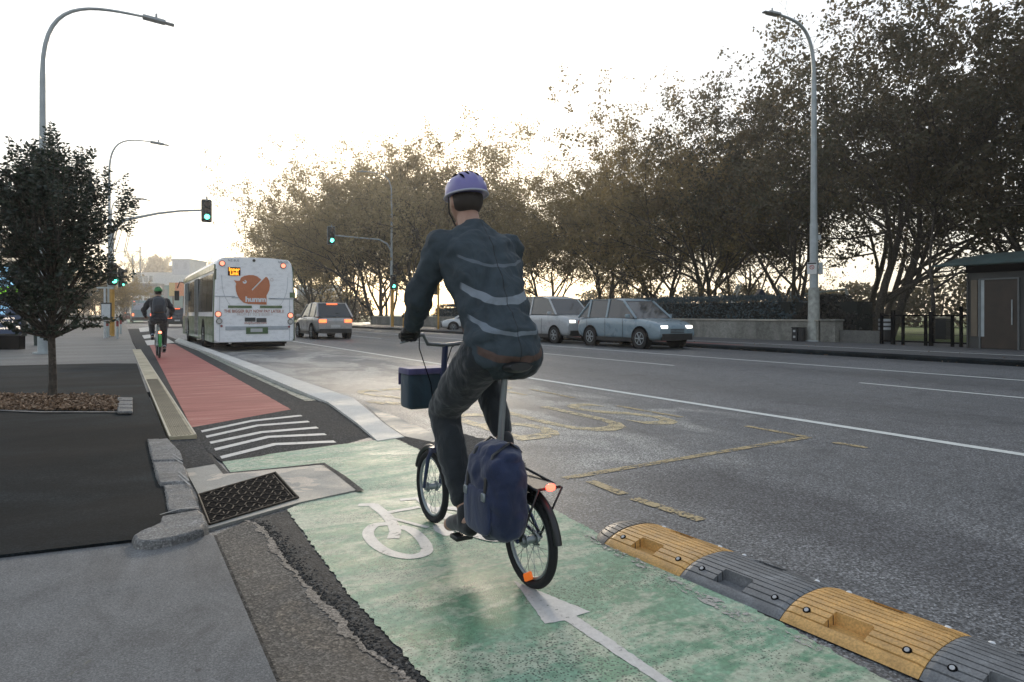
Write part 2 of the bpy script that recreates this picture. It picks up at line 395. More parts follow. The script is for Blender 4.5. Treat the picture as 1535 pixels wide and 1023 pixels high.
# gutter and the broken asphalt lip beside it
jag0 = [(372,783),(392,792),(408,812),(418,826),(432,850),(442,858),(452,874),(470,888),(484,905),(500,917),(518,934),(524,948),(545,975),(560,984),(598,1010),(630,1035),(700,1110),(820,1250)]
random.seed(4)
jw = [Vector(G(*p)[:2]) for p in jag0]; jag = []
for a, b in zip(jw, jw[1:]):
    n = max(2, int((b-a).length/.012)); nn = Vector((-(b-a).y, (b-a).x)).normalized()
    for i in range(n): jag.append(a.lerp(b, i/n) + nn*random.uniform(-.008,.008))
gl = [G(322,806)[:2], G(415,1023)[:2], G(520,1270)[:2]]
gut_pts = [gl[0], gl[1], (.47,-.5), (.85,-.5)] + [tuple(p) for p in reversed(jag)]
sheet('gutter', gut_pts, .012, M['gutter'], .02)
crk = [tuple(p + Vector((.015*1,0))) for p in jag]
sheet('broken_asphalt_strip', [(p[0]-.05, p[1]) for p in jag[:1]] + [(p[0]-.03+random.uniform(-.004,.004), p[1]) for p in jag[1:]] + [(1.0,-.5)] + [G(640,1023)[:2], G(520,890)[:2], G(465,818)[:2], G(430,766)[:2]], .004, M['crack'])
pe = [tuple(p) for p in jag] + [(p.x-.012-random.uniform(0,.012)-.028*(.5+.5*math.sin(p.y*5.3+math.sin(p.y*13)*1.5))**2, p.y) for p in reversed(jag)]
sheet('gutter_worn_edge', pe, .0145, M['edge'])
# lumps of bitumen along the torn joint
lm = MB(); random.seed(9)
for p in jag:
    for _ in range(9):
        q = Vector((p.x+abs(random.gauss(0,.035)), p.y+random.uniform(-.02,.02))); r = random.uniform(.0018,.0055)
        lm.ellip((q.x, q.y, .004), (r*random.uniform(.8,1.6), r*random.uniform(.8,1.4), r*.7), 5, 3)
tag(lm.build('asphalt_crumbs', M['crack']), 'loose black asphalt crumbs along the torn gutter joint', None, None, 'stuff')
# green lane
gpts = [(430,766),(520,890),(640,1023)]
gr = [G(*p)[:2] for p in gpts] + [(1.02,-.6),(2.30,-.6)] + [G(*p)[:2] for p in [(1330,1023),(1110,905),(905,806),(850,776),(760,732),(660,690),(590,658),(500,669),(332,692)]] + [G(346,711)[:2], G(485,696)[:2], G(515,716)[:2], G(540,738)[:2], G(452,756)[:2]]
# roughen the long edges a little
def rough(pts, idx, amp=.012, step=.03):
    out = []
    for i, p in enumerate(pts):
        q = pts[(i+1)%len(pts)]; out.append(p)
        if i in idx:
            a, b = Vector(p), Vector(q); n = int((b-a).length/step); nn = Vector((-(b-a).y, (b-a).x)).normalized()
            for k in range(1, n): out.append(tuple(a.lerp(b, k/n) + nn*random.uniform(-amp, amp)))
    return out
sheet('green_cycle_lane', rough(gr, (0,1,2,5,6,7,8,9,10,11), .009, .02), .008, M['green'])
dust = [G(*p)[:2] for p in [(868,800),(905,812),(1020,876),(1165,944),(1300,1001),(1180,965),(1080,922),(985,868),(905,826)]]
sheet('dusty_edge_mark', rough(dust, range(9), .012, .03), .011, road_paint('chalky_dust', (.36,.35,.32), .52))
# bicycle symbol and arrow
sy = MB(); T = lambda x, y: G(500+x/2.558, 700+y/2.558)
ZS = .0095
def stroke(pts, wd=.05):
    P = [Vector(T(*p)[:2]) for p in pts]; out = []
    if len(P) > 2:                               # smooth the curve
        for i in range(len(P)-1):
            p0, p1, p2, p3 = P[max(i-1,0)], P[i], P[i+1], P[min(i+2,len(P)-1)]
            for k in range(5):
                t = k/5; out.append(.5*((2*p1)+(p2-p0)*t+(2*p0-5*p1+4*p2-p3)*t*t+(3*p1-p0-3*p2+p3)*t**3))
        out.append(P[-1])
    else: out = P
    global ZS; ZS += .00025
    strip_faces(sy, out, wd, ZS)
stroke([(95,152),(158,150)], .055); stroke([(150,150),(205,195),(235,245),(228,282)], .065)
stroke([(205,225),(155,232),(132,262),(155,300),(210,335),(285,352),(345,342),(358,318),(335,280),(295,248),(252,236)], .062)
stroke([(205,182),(330,160)], .045); stroke([(255,133),(332,126)], .05); stroke([(325,126),(372,166),(450,196),(545,222)], .05)
stroke([(232,206),(362,240)], .03); stroke([(420,188),(462,222)], .055); stroke([(440,242),(545,218)], .045)
stroke([(372,170),(450,166),(550,188),(635,236),(672,272),(622,288),(545,270),(462,243)], .06)
sy.add([(*T(*p)[:2], .0095) for p in [(380,232),(400,224),(425,226),(462,248),(460,268),(425,272),(388,252)]], [tuple(range(7))[::-1]])
tag(sy.build('bicycle_marking', M['white_w']), kind='structure')
ar = [G(*p)[:2] for p in [(770,874),(885,921),(864,927),(1003,1023),(1070,1070),(1040,1075),(980,1023),(846,934),(817,939)]]
sheet('arrow_marking', rough(ar, range(9), .003, .02), .0098, M['white_w'])
# concrete pad round the drain
pad = [G(*p)[:2] for p in [(275,703),(322,697),(336,714),(480,700),(500,712),(536,738),(450,757),(312,797),(296,742)]]
sheet('drain_pad', pad, .0165, M['pad'], .02)
# ramp up to the boarding platform, red lane on it
PZ = .05
_A, _B, _C = (Vector(G(287,641,PZ)), Vector(G(436,614,PZ)), Vector(G(335,690,.012)))
_n = (_B-_A).cross(_C-_A).normalized()
def GP(px, py, up=0):                        # sight line onto the sloping ramp plane
    o_, q_ = Vector((0,0,CAM_H)), Vector(G(px, py, 0)); d_ = q_-o_; k = (_A+_n*(up if _n.z > 0 else -up)-o_).dot(_n)/d_.dot(_n); return tuple(o_+d_*k)
sheet('ramp', [GP(*q) for q in [(296,655),(287,641),(436,614),(492,600),(562,660),(500,669),(332,692),(310,676)]], None, M['ramp'])
sheet('gutter_ramp', [G(254,657,.055), G(296,655,.045), G(322,695,.02), G(275,703,.02)], None, M['ramp'])
chev = MB()
for (a, b, c) in [((302,647),(378,631),(452,623)),((309,655),(386,638),(463,632)),((315,664),(392,648),(476,641)),((322,674),(402,655),(488,651)),((331,686),(412,666),(502,662))]:
    P3 = [Vector(GP(*q, .003)) for q in (a, b, c)]; wv = Vector((0,.052,0)); sl_ = (Vector(GP(400,640,.003))-Vector(GP(400,650,.003))); wv.z = .052*sl_.z/max(.01, sl_.y)
    L_ = [q+wv for q in P3]+[q-wv for q in P3]; chev.add(L_, [(3,4,1,0),(4,5,2,1)])
tag(chev.build('ramp_chevrons', M['white_w']), kind='structure')
jt = MB()
strip_faces(jt, [G(*p)[:2] for p in [(300,700),(322,695),(338,713),(410,706),(484,698),(512,717),(541,740)]], [.02,.03,.045,.03,.035,.045,.045], .018)
strip_faces(jt, [G(*p)[:2] for p in [(290,655),(306,672),(322,695)]], [.012,.015,.03], .0185)
je = [Vector(GP(*q, .002)) for q in [(488,602),(524,630),(562,660)]]; jt.add([q+Vector((.007,0,0)) for q in je]+[q-Vector((.007,0,0)) for q in je], [(3,4,1,0),(4,5,2,1)])
strip_faces(jt, [G(*p)[:2] for p in [(322,806),(415,1023),(470,1150)]], .014, .0135)
tag(jt.build('bitumen_joints', M['crack']), kind='structure')
plat = [G(*p, PZ)[:2] for p in [(287,641),(436,614),(492,600),(440,577),(300,521),(272,512),(215,512)]]
sheet('bus_boarding_platform', [(.55,plat[0][1]), plat[1], plat[2], (2.3, plat[3][1]), (2.3,60), (.55,60)], PZ-.004, M['ramp'], .04)
redp = [G(*p, PZ)[:2] for p in [(287,641),(436,614),(350,565),(262,516),(222,514),(246,560)]]
sheet('red_cycle_lane', rough(redp, (1,2), .006, .05), PZ, M['red'])
sl = MB()
for (a, b, c, d) in [((213,503),(238,500),(243,505),(216,508)), ((217,511),(250,507),(262,514),(221,518)), ((208,492),(228,490),(234,496),(210,498))]:
    sl.add([G(*p, PZ+.004) for p in (a, d, c, b)], [(0,1,2,3)])
tag(sl.build('pale_paving_slabs', M['slab']), kind='structure')
sheet('far_green_patch', [G(*p, PZ+.008)[:2] for p in [(190,479),(212,479),(216,484),(192,485)]], PZ+.008, M['green'])
strip = MB(); strip_faces(strip, [G(*p, PZ)[:2] for p in [(470,601),(360,553),(280,516)]], .22, PZ+.003)
tag(strip.build('worn_edge_marking', M['grey_p']), kind='structure')
# pale kerb between the platform and the bus lane (top slopes down to the end)
outer = [(268,507,.11),(340,532,.11),(440,567,.10),(530,597,.075),(575,634,.03),(606,655,.012)]
inner = [(262,511,.11),(320,531,.11),(440,582,.10),(492,603,.075),(535,634,.04),(566,661,.014)]
km = MB(); n = len(outer)
O = [G(*p) for p in outer]; I = [G(*p) for p in inner]
km.add(O + I + [(p[0]+.02,p[1],-.01) for p in O] + [(p[0],p[1],-.01) for p in I],
       [(i, i+1, n+i+1, n+i)[::-1] for i in range(n-1)] + [(i, 2*n+i, 2*n+i+1, i+1) for i in range(n-1)] + [(n+i, n+i+1, 3*n+i+1, 3*n+i) for i in range(n-1)] + [(n-1, 2*n-1, 4*n-1, 3*n-1)])
tag(km.build('platform_kerb', M['kerb']), kind='structure')
sheet('kerb_apron', [G(*p)[:2] for p in [(546,606),(600,628),(660,655),(650,664),(606,655),(578,636)]], .006, M['pad'])
sheet('dark_patch', rough([G(*p)[:2] for p in [(560,660),(606,652),(680,648),(760,668),(790,700),(700,700),(640,680),(596,659)]], range(8), .02, .05), .0055, M['ramp'])
# dotted strip of tactile tiles along the footpath edge
tac = MB()
y0 = G(254,657,.07)[1]; x0, x1 = G(254,657,.07)[0], G(296,655,.07)[0]
xa, xb = x0, x1
yy = y0; k = 0
while yy < 24:
    tac.box(((xa+xb)/2, yy+.29, .045), (xb-xa, .585, .075)); 
    yy += .6; k += 1
tag(tac.build('tactile_paving', M['tactile'], bevel=.004, seg=1), kind='structure')
dm = MB(); yy = y0+.03
while yy < y0+6.2:
    r = .012
    nx = int((xb-xa-.03)/.034); off = (int((yy-y0)/.034)%2)*.017
    for i in range(nx):
        x = xa+.025+i*.034+off; dm.add([(x+math.cos(a)*r, yy+math.sin(a)*r, .082) for a in (0,1.257,2.513,3.77,5.027)] + [(x+math.cos(a)*r*.5, yy+math.sin(a)*r*.5, .087) for a in (0,1.257,2.513,3.77,5.027)],
            [(5,6,7,8,9)] + [(j,(j+1)%5,5+(j+1)%5,5+j) for j in range(5)])
    yy += .034
tag(dm.build('tactile_studs', plain('grimy_stud', (.16,.13,.085), .7)), kind='structure')
ed = MB()
for x in (xa+.004, xb-.012): ed.box((x, y0+7, .085), (.016, 14, .006))
tag(ed.build('tactile_border', plain('pale_border', (.50,.44,.33), .7)), kind='structure')

# ---------------- painted lines on the road
ln = MB()
def xline(D, y0_, y1_, wd=.1, z=.004): ln.add([(D-wd/2,y0_,z),(D+wd/2,y0_,z),(D+wd/2,y1_,z),(D-wd/2,y1_,z)], [(0,1,2,3)])
L1 = Vector(G(1535,679.5)[:2]); L1b = Vector(G(772,565)[:2])
X1 = (L1.x+L1b.x)/2; X2 = G(1400,561)[0]; X3 = G(925,540.5)[0]
xline(X1, -30, 82, .13); xline(X2, -30, 82, .12)
for a in range(-6, 7): 
    yb = G(1000,549)[1] + a*10; xline(X3, yb, yb+5.5, .10)
xline(G(1535,534,.13)[0], -30, 84, .14, .138)
tag(ln.build('lane_lines', M['line_p']), kind='structure')
yl = MB()
A, B = Vector(G(846,718)[:2]), Vector(G(1212,656)[:2])
strip_faces(yl, [A, B], .085, .0048); strip_faces(yl, [B+Vector((0,.05)), B+Vector((0,.75))], .085, .0048)
def dash(p, q, wd=.085): strip_faces(yl, [G(*p)[:2], G(*q)[:2]], wd, .0052)
dash((885,722),(935,742)); dash((950,748),(1052,781)); dash((925,609),(1022,626)); dash((795,584),(860,597)); dash((680,563),(735,573)); dash((1250,664),(1300,672))
for a, b in (((552,602),(578,606)),((585,606),(640,608)),((330,528),(430,527))): dash(a, b, .14)
tag(yl.build('bus_bay_lines', M['yellow_p']), kind='structure')
def ground_text(s, x, y, sx, sy_, z):
    o = text_mesh('bus_bay_lettering', s, 1.0, M['yellow_w'], None, 0, 'CENTER', (x, y, z), (0,0,0), (sx, sy_, 1), 1.0, .0)
    o['kind'] = 'structure'
cx = (A.x+B.x)/2
ground_text('BUS', cx+.05, A.y+2.2, 1.35, 2.7, .0044); ground_text('STOP', cx+.05, A.y+5.2, 1.05, 2.7, .0044)
# ================================================================== rubber lane separators
def rubber(name, c, wear):
    m = NM(name, c, .45)
    f = m.noise(14, 6, m.pos((1,.7,1), obj=True)); g_ = m.noise(120, 3, m.pos(obj=True))
    cc = m.ramp(f, [(.3, tuple(x*.75 for x in c)), (.55, c), (.75, tuple(min(1, x*wear) for x in c))])
    m.set('Base Color', m.mix(cc, m.ramp(g_, [(.35, .8), (.65, 1.15)]), 1, 'MULTIPLY'))
    m.set('Roughness', m.ramp(f, [(.3, .35), (.7, .6)])); m.bump(g_, .25, .002); return m.m
M['rub_y'] = rubber('yellow_rubber', (.60,.345,.11), 1.25); M['rub_g'] = rubber('grey_rubber', (.15,.155,.16), 1.7)
M['groove'] = plain('dirt_filled_groove', (.012,.011,.010), .9)
M['bolt'] = plain('worn_bolt', (.42,.42,.42), .5, .5); M['stud_w'] = plain('white_reflector', (.75,.76,.76), .25)
SEGL, SW, SH = .50, .225, .066
def sep_prof(u): return SH*(1-abs(u/SW)**2.3)**.8 if abs(u) < SW else 0.0
NG = 13
def sep_mesh(name, mat, L, cap=False):
    """u across, v along (0..L); grooves run along the length, a reflector pocket is sunk in each flank"""
    us = []
    step = 2*SW*.96/NG; gw = .0068
    for k in range(NG):
        a = -SW*.96 + k*step
        us += [(a+gw*.5, 0), (a+step*.33, 0), (a+step*.66, 0), (a+step-gw*.5, 0)]
        if k < NG-1: us += [(a+step-gw*.5+.0004, 1), (a+step+gw*.5-.0004, 1)]
    us = [(-SW, 2)] + us + [(SW, 2)]
    vs_ = sorted(set([round(L*i/26, 5) for i in range(27)] + [round(L*.40+x, 5) for x in (-.0001,.0,.15-.0,.1501)]))
    mb = MB(); nv = len(vs_)
    def pocket(u, v): return (not cap) and L*.40 <= v <= L*.40+.15 and (-.182 < u < -.098 or .098 < u < .182)
    def z(u, kind, v):
        if cap:
            t = v/L; s = math.sqrt(max(0, 1-t*t*.98)); uu = u/max(s, .05)
            zz = sep_prof(max(-SW, min(SW, uu)))*s
            u = u
        else: zz = sep_prof(u)
        if kind == 1: zz = max(.004, zz-.007)
        if pocket(u, v): zz = min(zz, .012)
        if kind == 2: zz = 0
        return zz
    if cap:
        for i, v in enumerate(vs_):
            s = math.sqrt(max(.0004, 1-(v/L)**2))
            for u, k in us:
                zz = sep_prof(u)*min(1, s*1.05); zz = zz-.0055*(k == 1) if zz > .009 else zz
                mb.v.append((u*s, v, 0 if k == 2 else max(.001, zz)))
    else:
        for v in vs_:
            e = .004 if v in (vs_[0], vs_[-1]) else 0
            for u, k in us: mb.v.append((u, v, max(0, z(u, k, v)-e)))
    nu = len(us)
    for i in range(nv-1):
        for j in range(nu-1):
            mb.f.append((i*nu+j, i*nu+j+1, (i+1)*nu+j+1, (i+1)*nu+j)[::1])
            mb.mi.append(1 if us[j][1] == 1 and us[j+1][1] == 1 and not pocket((us[j][0]+us[j+1][0])/2, (vs_[i]+vs_[i+1])/2) else 0); mb.sm.append(False)
    for row in (0, nv-1):                                  # end faces
        b = row*nu; o = len(mb.v)
        mb.v += [(mb.v[b+j][0], mb.v[b+j][1], 0) for j in range(nu)]
        for j in range(nu-1): mb.f.append((b+j, b+j+1, o+j+1, o+j)); mb.mi.append(0); mb.sm.append(False)
    return mb
sep_a = Vector(G(1018,867)[:2]); sep_b = Vector(G(1377,1021)[:2]); sd = (sep_a-sep_b).normalized()
ang = math.atan2(-sd.x, sd.y)
perp = Vector((sd.y, -sd.x))
labs = ['yellow rubber lane separator block next to the rounded grey end cap', 'grey rubber lane separator block between the two whole yellow blocks', 'second yellow rubber lane separator block with the widest open pocket', 'grey rubber lane separator block cut off at the bottom right corner']
seglen = (sep_a-sep_b).length/2
SEGL = seglen
for i in range(4):
    y = i % 2 == 0; base = sep_a + perp*SW*.985 + sd*(seglen*(0 if i == 0 else 0)) - sd*seglen*i
    o = thing('lane_separator', (base.x, base.y, .006), ang, labs[i], 'lane separator', 'rubber lane separator blocks')
    m_ = M['rub_y'] if y else M['rub_g']
    sep_mesh('block', m_, SEGL-.003).build('block', [m_, M['groove']], o)
    for u in (-.15, .15):
        for v in (.07, SEGL-.07):
            b = MB(); zz = sep_prof(u); t = Matrix.Rotation(-math.copysign(.5, u), 3, 'Y')
            if u < 0:
                b.torus((u, v, zz+.001), t@Vector((0,0,-1)) if 0 else (-.5,0,.86), .012, .0035, 16, 6); bo_ = b.build('bolt', [M['black']], o); b = MB(); b.tube([(u+.006, v, zz-.008), (u-.0025, v, zz+.0045)], .0085, 12); b.build('bolt_head', M['bolt'], bo_)
            else:
                b.ellip((u, v, zz), (.012,.012,.006), 10, 5); b.build('reflector', M['stud_w'], o)
base = sep_a + perp*SW*.985 + sd*seglen
o = thing('lane_separator_end', (base.x, base.y, .006), ang, 'rounded grey rubber end cap that finishes the row of lane separators', 'end cap')
sep_mesh('cap', None, .17, True).build('block', [rubber('pale_grey_rubber', (.17,.155,.14), 1.5), M['groove']], o)
b = MB(); b.ellip((-.07,.06,sep_prof(.09)-.004), (.011,.011,.005), 10, 5); b.build('bolt', M['bolt'], o)

# ================================================================== storm drain
gc = [Vector(G(*p)[:2]) for p in [(297,747),(413,713),(447,751),(314,792)]]
gcen = sum(gc, Vector((0,0)))/4
def q(s, t, z=0):                                          # frame coordinates (0..1) to the slightly skewed casting
    w_ = gc[0].lerp(gc[1], s).lerp(gc[3].lerp(gc[2], s), t) - gcen; return (w_.x, w_.y, z)
o = thing('drain_grate', (gcen.x, gcen.y, .018), 0, 'rusty cast iron storm drain grate set in a pale concrete pad', 'drain grate')
fm = MB()
for (s0, t0, s1, t1, z_) in ((0,0,1,0,.004),(1,0,1,1,.005),(1,1,0,1,.004),(0,1,0,0,.005),(.955,.03,.955,.97,.003)):
    fm.tube([q(s0,t0,z_), q(s1,t1,z_)], .008 if s0 != .955 else .005, 4)
fm.build('frame', M['castiron'], o)
bars = MB(); nr = 9
for r in range(nr):                                        # wavy bars: long slots staggered like brickwork
    t0 = .05+.9*r/(nr-1); pts = []; N = 84
    for k in range(N+1):
        s = .02+.92*k/N; ph = (s*7) % 1; e = min(ph % .5, .5-ph % .5)
        pts.append(q(s, t0 + (.9/nr*.30)*(1 if ph < .5 else -1)*(1 if r % 2 else -1)*min(1, 9*e), .002))
    bars.tube(pts, .0042, 5)
for k in range(8):
    s = .05+.88*k/7
    for r in range(nr-1):
        if (k+r) % 2: bars.tube([q(s, .05+.9*(r+.2)/(nr-1), -.001), q(s, .05+.9*(r+.8)/(nr-1), -.001)], .0042, 5)
bars.build('bars', M['castiron'], o)
pit = MB(); pit.add([q(0,0,.0005), q(1,0,.0005), q(1,1,.0005), q(0,1,.0005)], [(3,2,1,0)]); pit.build('pit', M['black'], o)  # flat black sheet paints the dark of the hole under the bars

# ================================================================== kerb stones
def stone(label, pix, z, th, name='kerb_stone', seed=0, layers=0):
    pts = [Vector(G(px, py, z)[:2]) for px, py in pix]; c = sum(pts, Vector((0,0)))/len(pts)
    random.seed(seed); out = []
    for i, p in enumerate(pts):
        q = pts[(i+1)%len(pts)]; n = max(1, int((q-p).length/.025))
        for k in range(n): out.append(p.lerp(q, k/n) + Vector((random.uniform(-.003,.003), random.uniform(-.003,.003))))
    mb = MB(); loops = []
    for (dz, off) in ((-th, .012), (-th*.35, .006), (-.012, 0), (-.003, -.006), (0, -.016)):
        loops.append([((p+(p-c).normalized()*off).x-c.x, (p+(p-c).normalized()*off).y-c.y, dz+(random.uniform(-.0015,.0015) if dz > -.02 else 0)) for p in out])
    mb.ring(loops)
    o = mb.build(name, M['stone']); o.location = (c.x, c.y, z); tag(o, label, 'kerb stone', 'rough bluestone kerb pieces')
    return o
stone('squarish bluestone kerb block nearest the dotted tactile strip', [(221,658),(251,657),(270,676),(274,689),(229,690)], .098, .10, seed=1)
stone('bluestone kerb block between the squarish block and the pebbled slab', [(229,692),(272,691),(281,706),(283,722),(240,724),(235,712)], .098, .10, seed=2)
stone('pebbled kerb slab beside the left edge of the drain grate', [(246,727),(284,724),(292,745),(299,764),(252,765)], .09, .09, seed=3)
stone('curved bluestone kerb end overlapping the concrete path corner', [(200,802),(215,793),(240,783),(243,773),(270,768),(296,764),(306,770),(309,780),(304,792),(285,799),(258,806),(225,812),(205,811)], .10, .085, seed=4)
lay = MB()
for (a, b, c) in (((232,682),(258,680),(272,690)), ((231,686),(258,685),(274,695)), ((240,710),(268,708),(283,721)), ((240,716),(268,713),(285,728)), ((240,772),(270,763),(298,760))):
    strip_faces(lay, [G(*p, .10)[:2] for p in (a, b, c)], .012, .1015)
ly = lay.build('kerb_stone_edge_layers', plain('weathered_edge', (.26,.26,.25), .7, 0, .4, .3, 20)); tag(ly, kind='structure')

# ================================================================== near tree in its pit
random.seed(12)
def leafmat(name, c1, c2, trans=.3, rough=.55, c3=None):
    m = NM(name, c1, rough)
    oi = m.n('ShaderNodeObjectInfo')
    f = m.noise(.55, 3); g2 = m.noise(9, 2)
    cc = m.mix(m.ramp(f, [(.35, c1), (.65, c2)]), c3 or c2, m.ramp(g2, [(.5, 0), (.68, .7)]))
    m.set('Base Color', cc)
    tr = m.n('ShaderNodeBsdfTranslucent'); m.nt.links.new(cc, tr.inputs[0])
    mx = m.n('ShaderNodeMixShader'); mx.inputs[0].default_value = trans
    m.nt.links.new(m.b.outputs[0], mx.inputs[1]); m.nt.links.new(tr.outputs[0], mx.inputs[2]); m.nt.links.new(mx.outputs[0], m.out.inputs[0])
    return m.m
M['leaf_ever'] = leafmat('evergreen_leaves', (.012,.024,.016), (.026,.046,.026), .2, .4, (.06,.085,.05))
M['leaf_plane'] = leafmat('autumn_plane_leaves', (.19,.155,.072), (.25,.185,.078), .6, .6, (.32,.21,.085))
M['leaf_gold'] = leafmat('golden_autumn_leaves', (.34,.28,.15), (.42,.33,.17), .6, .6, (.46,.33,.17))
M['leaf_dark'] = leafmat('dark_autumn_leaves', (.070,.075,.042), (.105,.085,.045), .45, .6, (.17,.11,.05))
def leaves_mesh(name, pts, dirs, size, mat, seed=0, asp=.5, droop=.3, verts=4):
    rng = np.random.default_rng(seed); n = len(pts); P = np.asarray(pts, dtype=np.float32)
    d = np.asarray(dirs, dtype=np.float32) if dirs is not None else rng.normal(size=(n,3)).astype(np.float32)
    d[:,2] -= droop; d /= np.linalg.norm(d, axis=1, keepdims=True)+1e-6
    r = rng.normal(size=(n,3)); s = np.cross(d, r); s /= np.linalg.norm(s, axis=1, keepdims=True)+1e-6
    L = (size*rng.uniform(.6,1.35,(n,1))); W = L*asp
    v = np.empty((n,4,3), dtype=np.float32)
    v[:,0] = P; v[:,1] = P + d*L*.5 + s*W*.5; v[:,2] = P + d*L; v[:,3] = P + d*L*.5 - s*W*.5
    me = bpy.data.meshes.new(name); me.vertices.add(n*4); me.vertices.foreach_set('co', v.ravel())
    me.loops.add(n*4); me.loops.foreach_set('vertex_index', np.arange(n*4, dtype=np.int32))
    me.polygons.add(n); me.polygons.foreach_set('loop_start', np.arange(0, n*4, 4, dtype=np.int32)); me.polygons.foreach_set('loop_total', np.full(n, 4, dtype=np.int32))
    me.update(calc_edges=True); me.materials.append(mat)
    return me
def grow_tree(rnd, H, spread, r0, counts, lens, trunk_frac, gnarl=.25, up=.35, lean=(0,0), stems=1):
    """recursive limbs; returns tube mesh builder and (points, directions) for foliage"""
    mb = MB(); tips = []
    def grow(p, d, L, r, lvl):
        k = 5 if lvl < 2 else 3; pts = [p.copy()]; rs = [r]; dd = d.copy(); q = p.copy()
        for i in range(k):
            dd = (dd + Vector((rnd.gauss(0,1), rnd.gauss(0,1), rnd.gauss(0,.7)))*gnarl*(.5 if lvl == 0 else 1) + Vector((0,0,up*.25))).normalized()
            q = q + dd*L/k; pts.append(q.copy()); rs.append(r*(1-.55*(i+1)/k))
        if lvl < len(counts):
            mb.tube(pts, rs, [9,7,5,4,3,3][lvl] if lvl < 6 else 3, cap=False)
            for c in range(counts[lvl]):
                t = (c+1+rnd.random()*.6)/(counts[lvl]+.6); t = max(.35 if lvl else trunk_frac, min(1, t)); idx = min(k-1, int(t*k)); f = t*k-idx
                bp = pts[idx].lerp(pts[idx+1], f); a = rnd.uniform(0, 2*math.pi); ax = dd.orthogonal().normalized(); ax2 = dd.cross(ax)
                sp = spread*(.7+.6*rnd.random()); nd = (dd + (ax*math.cos(a)+ax2*math.sin(a))*sp).normalized()
                grow(bp, nd, L*lens[lvl]*rnd.uniform(.7,1.25), max(.012, rs[idx]*.62), lvl+1)
        else:
            mb.tube(pts, [x*.8 for x in rs], 3, cap=False)
            tips.extend([(a_, dd) for a_ in pts[1:]])
    for s in range(stems):
        a = 2*math.pi*s/max(1,stems)+rnd.random(); off = Vector((math.cos(a), math.sin(a), 0))*(.25 if stems > 1 else 0)
        grow(off, Vector((lean[0]+off.x*1.2, lean[1]+off.y*1.2, 1)).normalized(), H, r0, 0)
    return mb, tips

tb = Vector(G(78,598,.075)); t = thing('street_tree', tb, 0, 'small dark evergreen street tree with upright shoots beside the footpath', 'tree')
rnd = random.Random(5); trk = MB()
trk.tube([(0,0,-.05),(.01,0,.25),(0,.01,.6),(-.01,0,1.0),(.02,0,1.35),(.04,.02,1.8),(.0,.05,2.3),(-.02,0,2.9)], [.062,.048,.043,.042,.04,.03,.02,.008], 10)
pts_, dirs_ = [], []
def crown_r(h):                                            # radius of the crown at height h
    u = (h-.80)/(3.45-.80); return .83*max(.12, math.sin(math.pi*min(1, max(0, u*.82+.13)))**.6)*(1 if u < .75 else 1-.9*(u-.75))
for i in range(170):
    h = rnd.uniform(.85, 2.9); a = rnd.uniform(0, 2*math.pi); r = crown_r(h+.2)*rnd.uniform(.6,1.1)*(1+.16*math.sin(a*3+h*4)+.10*math.sin(a*7-h*6))
    if math.sin(a*2.3+h*5.1)*math.sin(a*4.1-h*3.3) > .62: continue
    p0 = Vector((0,0,max(.8, h-.45-r*.2))); p1 = Vector((math.cos(a)*r*.55, math.sin(a)*r*.55, h)); p2 = Vector((math.cos(a)*r, math.sin(a)*r, h+rnd.uniform(-.05,.35)))
    trk.tube([p0, p1, p2], [.016,.010,.005], 4, cap=False)
    for _ in range(6):
        s = p1.lerp(p2, rnd.uniform(-.3, 1)); dd = Vector((rnd.gauss(0,.6), rnd.gauss(0,.6), rnd.uniform(.1,1.1))).normalized(); L = rnd.uniform(.18,.5)
        if s.z < 1.1: dd.z *= .2
        trk.tube([s, s+dd*L], [.005,.002], 3, cap=False)
        for k in range(26):
            q = s+dd*L*(k/25); pts_.append(q); dirs_.append(dd*.5+Vector((rnd.gauss(0,1), rnd.gauss(0,1), rnd.gauss(0,.5))))
for i in range(95):                                        # long upright shoots on top
    a = rnd.uniform(0, 2*math.pi); r = rnd.uniform(0, .95); s = Vector((math.cos(a)*r, math.sin(a)*r, 2.75-.55*r)); L = rnd.uniform(.5,.95)*(1.1-.35*r)
    dd = Vector((math.cos(a)*.28*r+rnd.gauss(0,.06), math.sin(a)*.28*r+rnd.gauss(0,.06), 1)).normalized()
    trk.tube([s-dd*.3, s+dd*L], [.006,.002], 3, cap=False)
    for k in range(int(L/.032)):
        for sg in (0, 2.1, 4.2):
            q = s+dd*(k*.032); b = k*1.1+sg; pts_.append(q); dirs_.append(Vector((math.cos(b), math.sin(b), .5)))
keep = [i for i, p in enumerate(pts_) if not ((p.x*cs-p.y*sn) < -.30 and p.z < 1.62)]
pts_ = [pts_[i] for i in keep]; dirs_ = [dirs_[i] for i in keep]
trk.build('trunk', M['bark'], t)
me = leaves_mesh('crown', [tuple(p) for p in pts_], [tuple(d) for d in dirs_], .056, M['leaf_ever'], 3, .55, .1)
cr = bpy.data.objects.new('crown', me); col.objects.link(cr); cr.parent = t
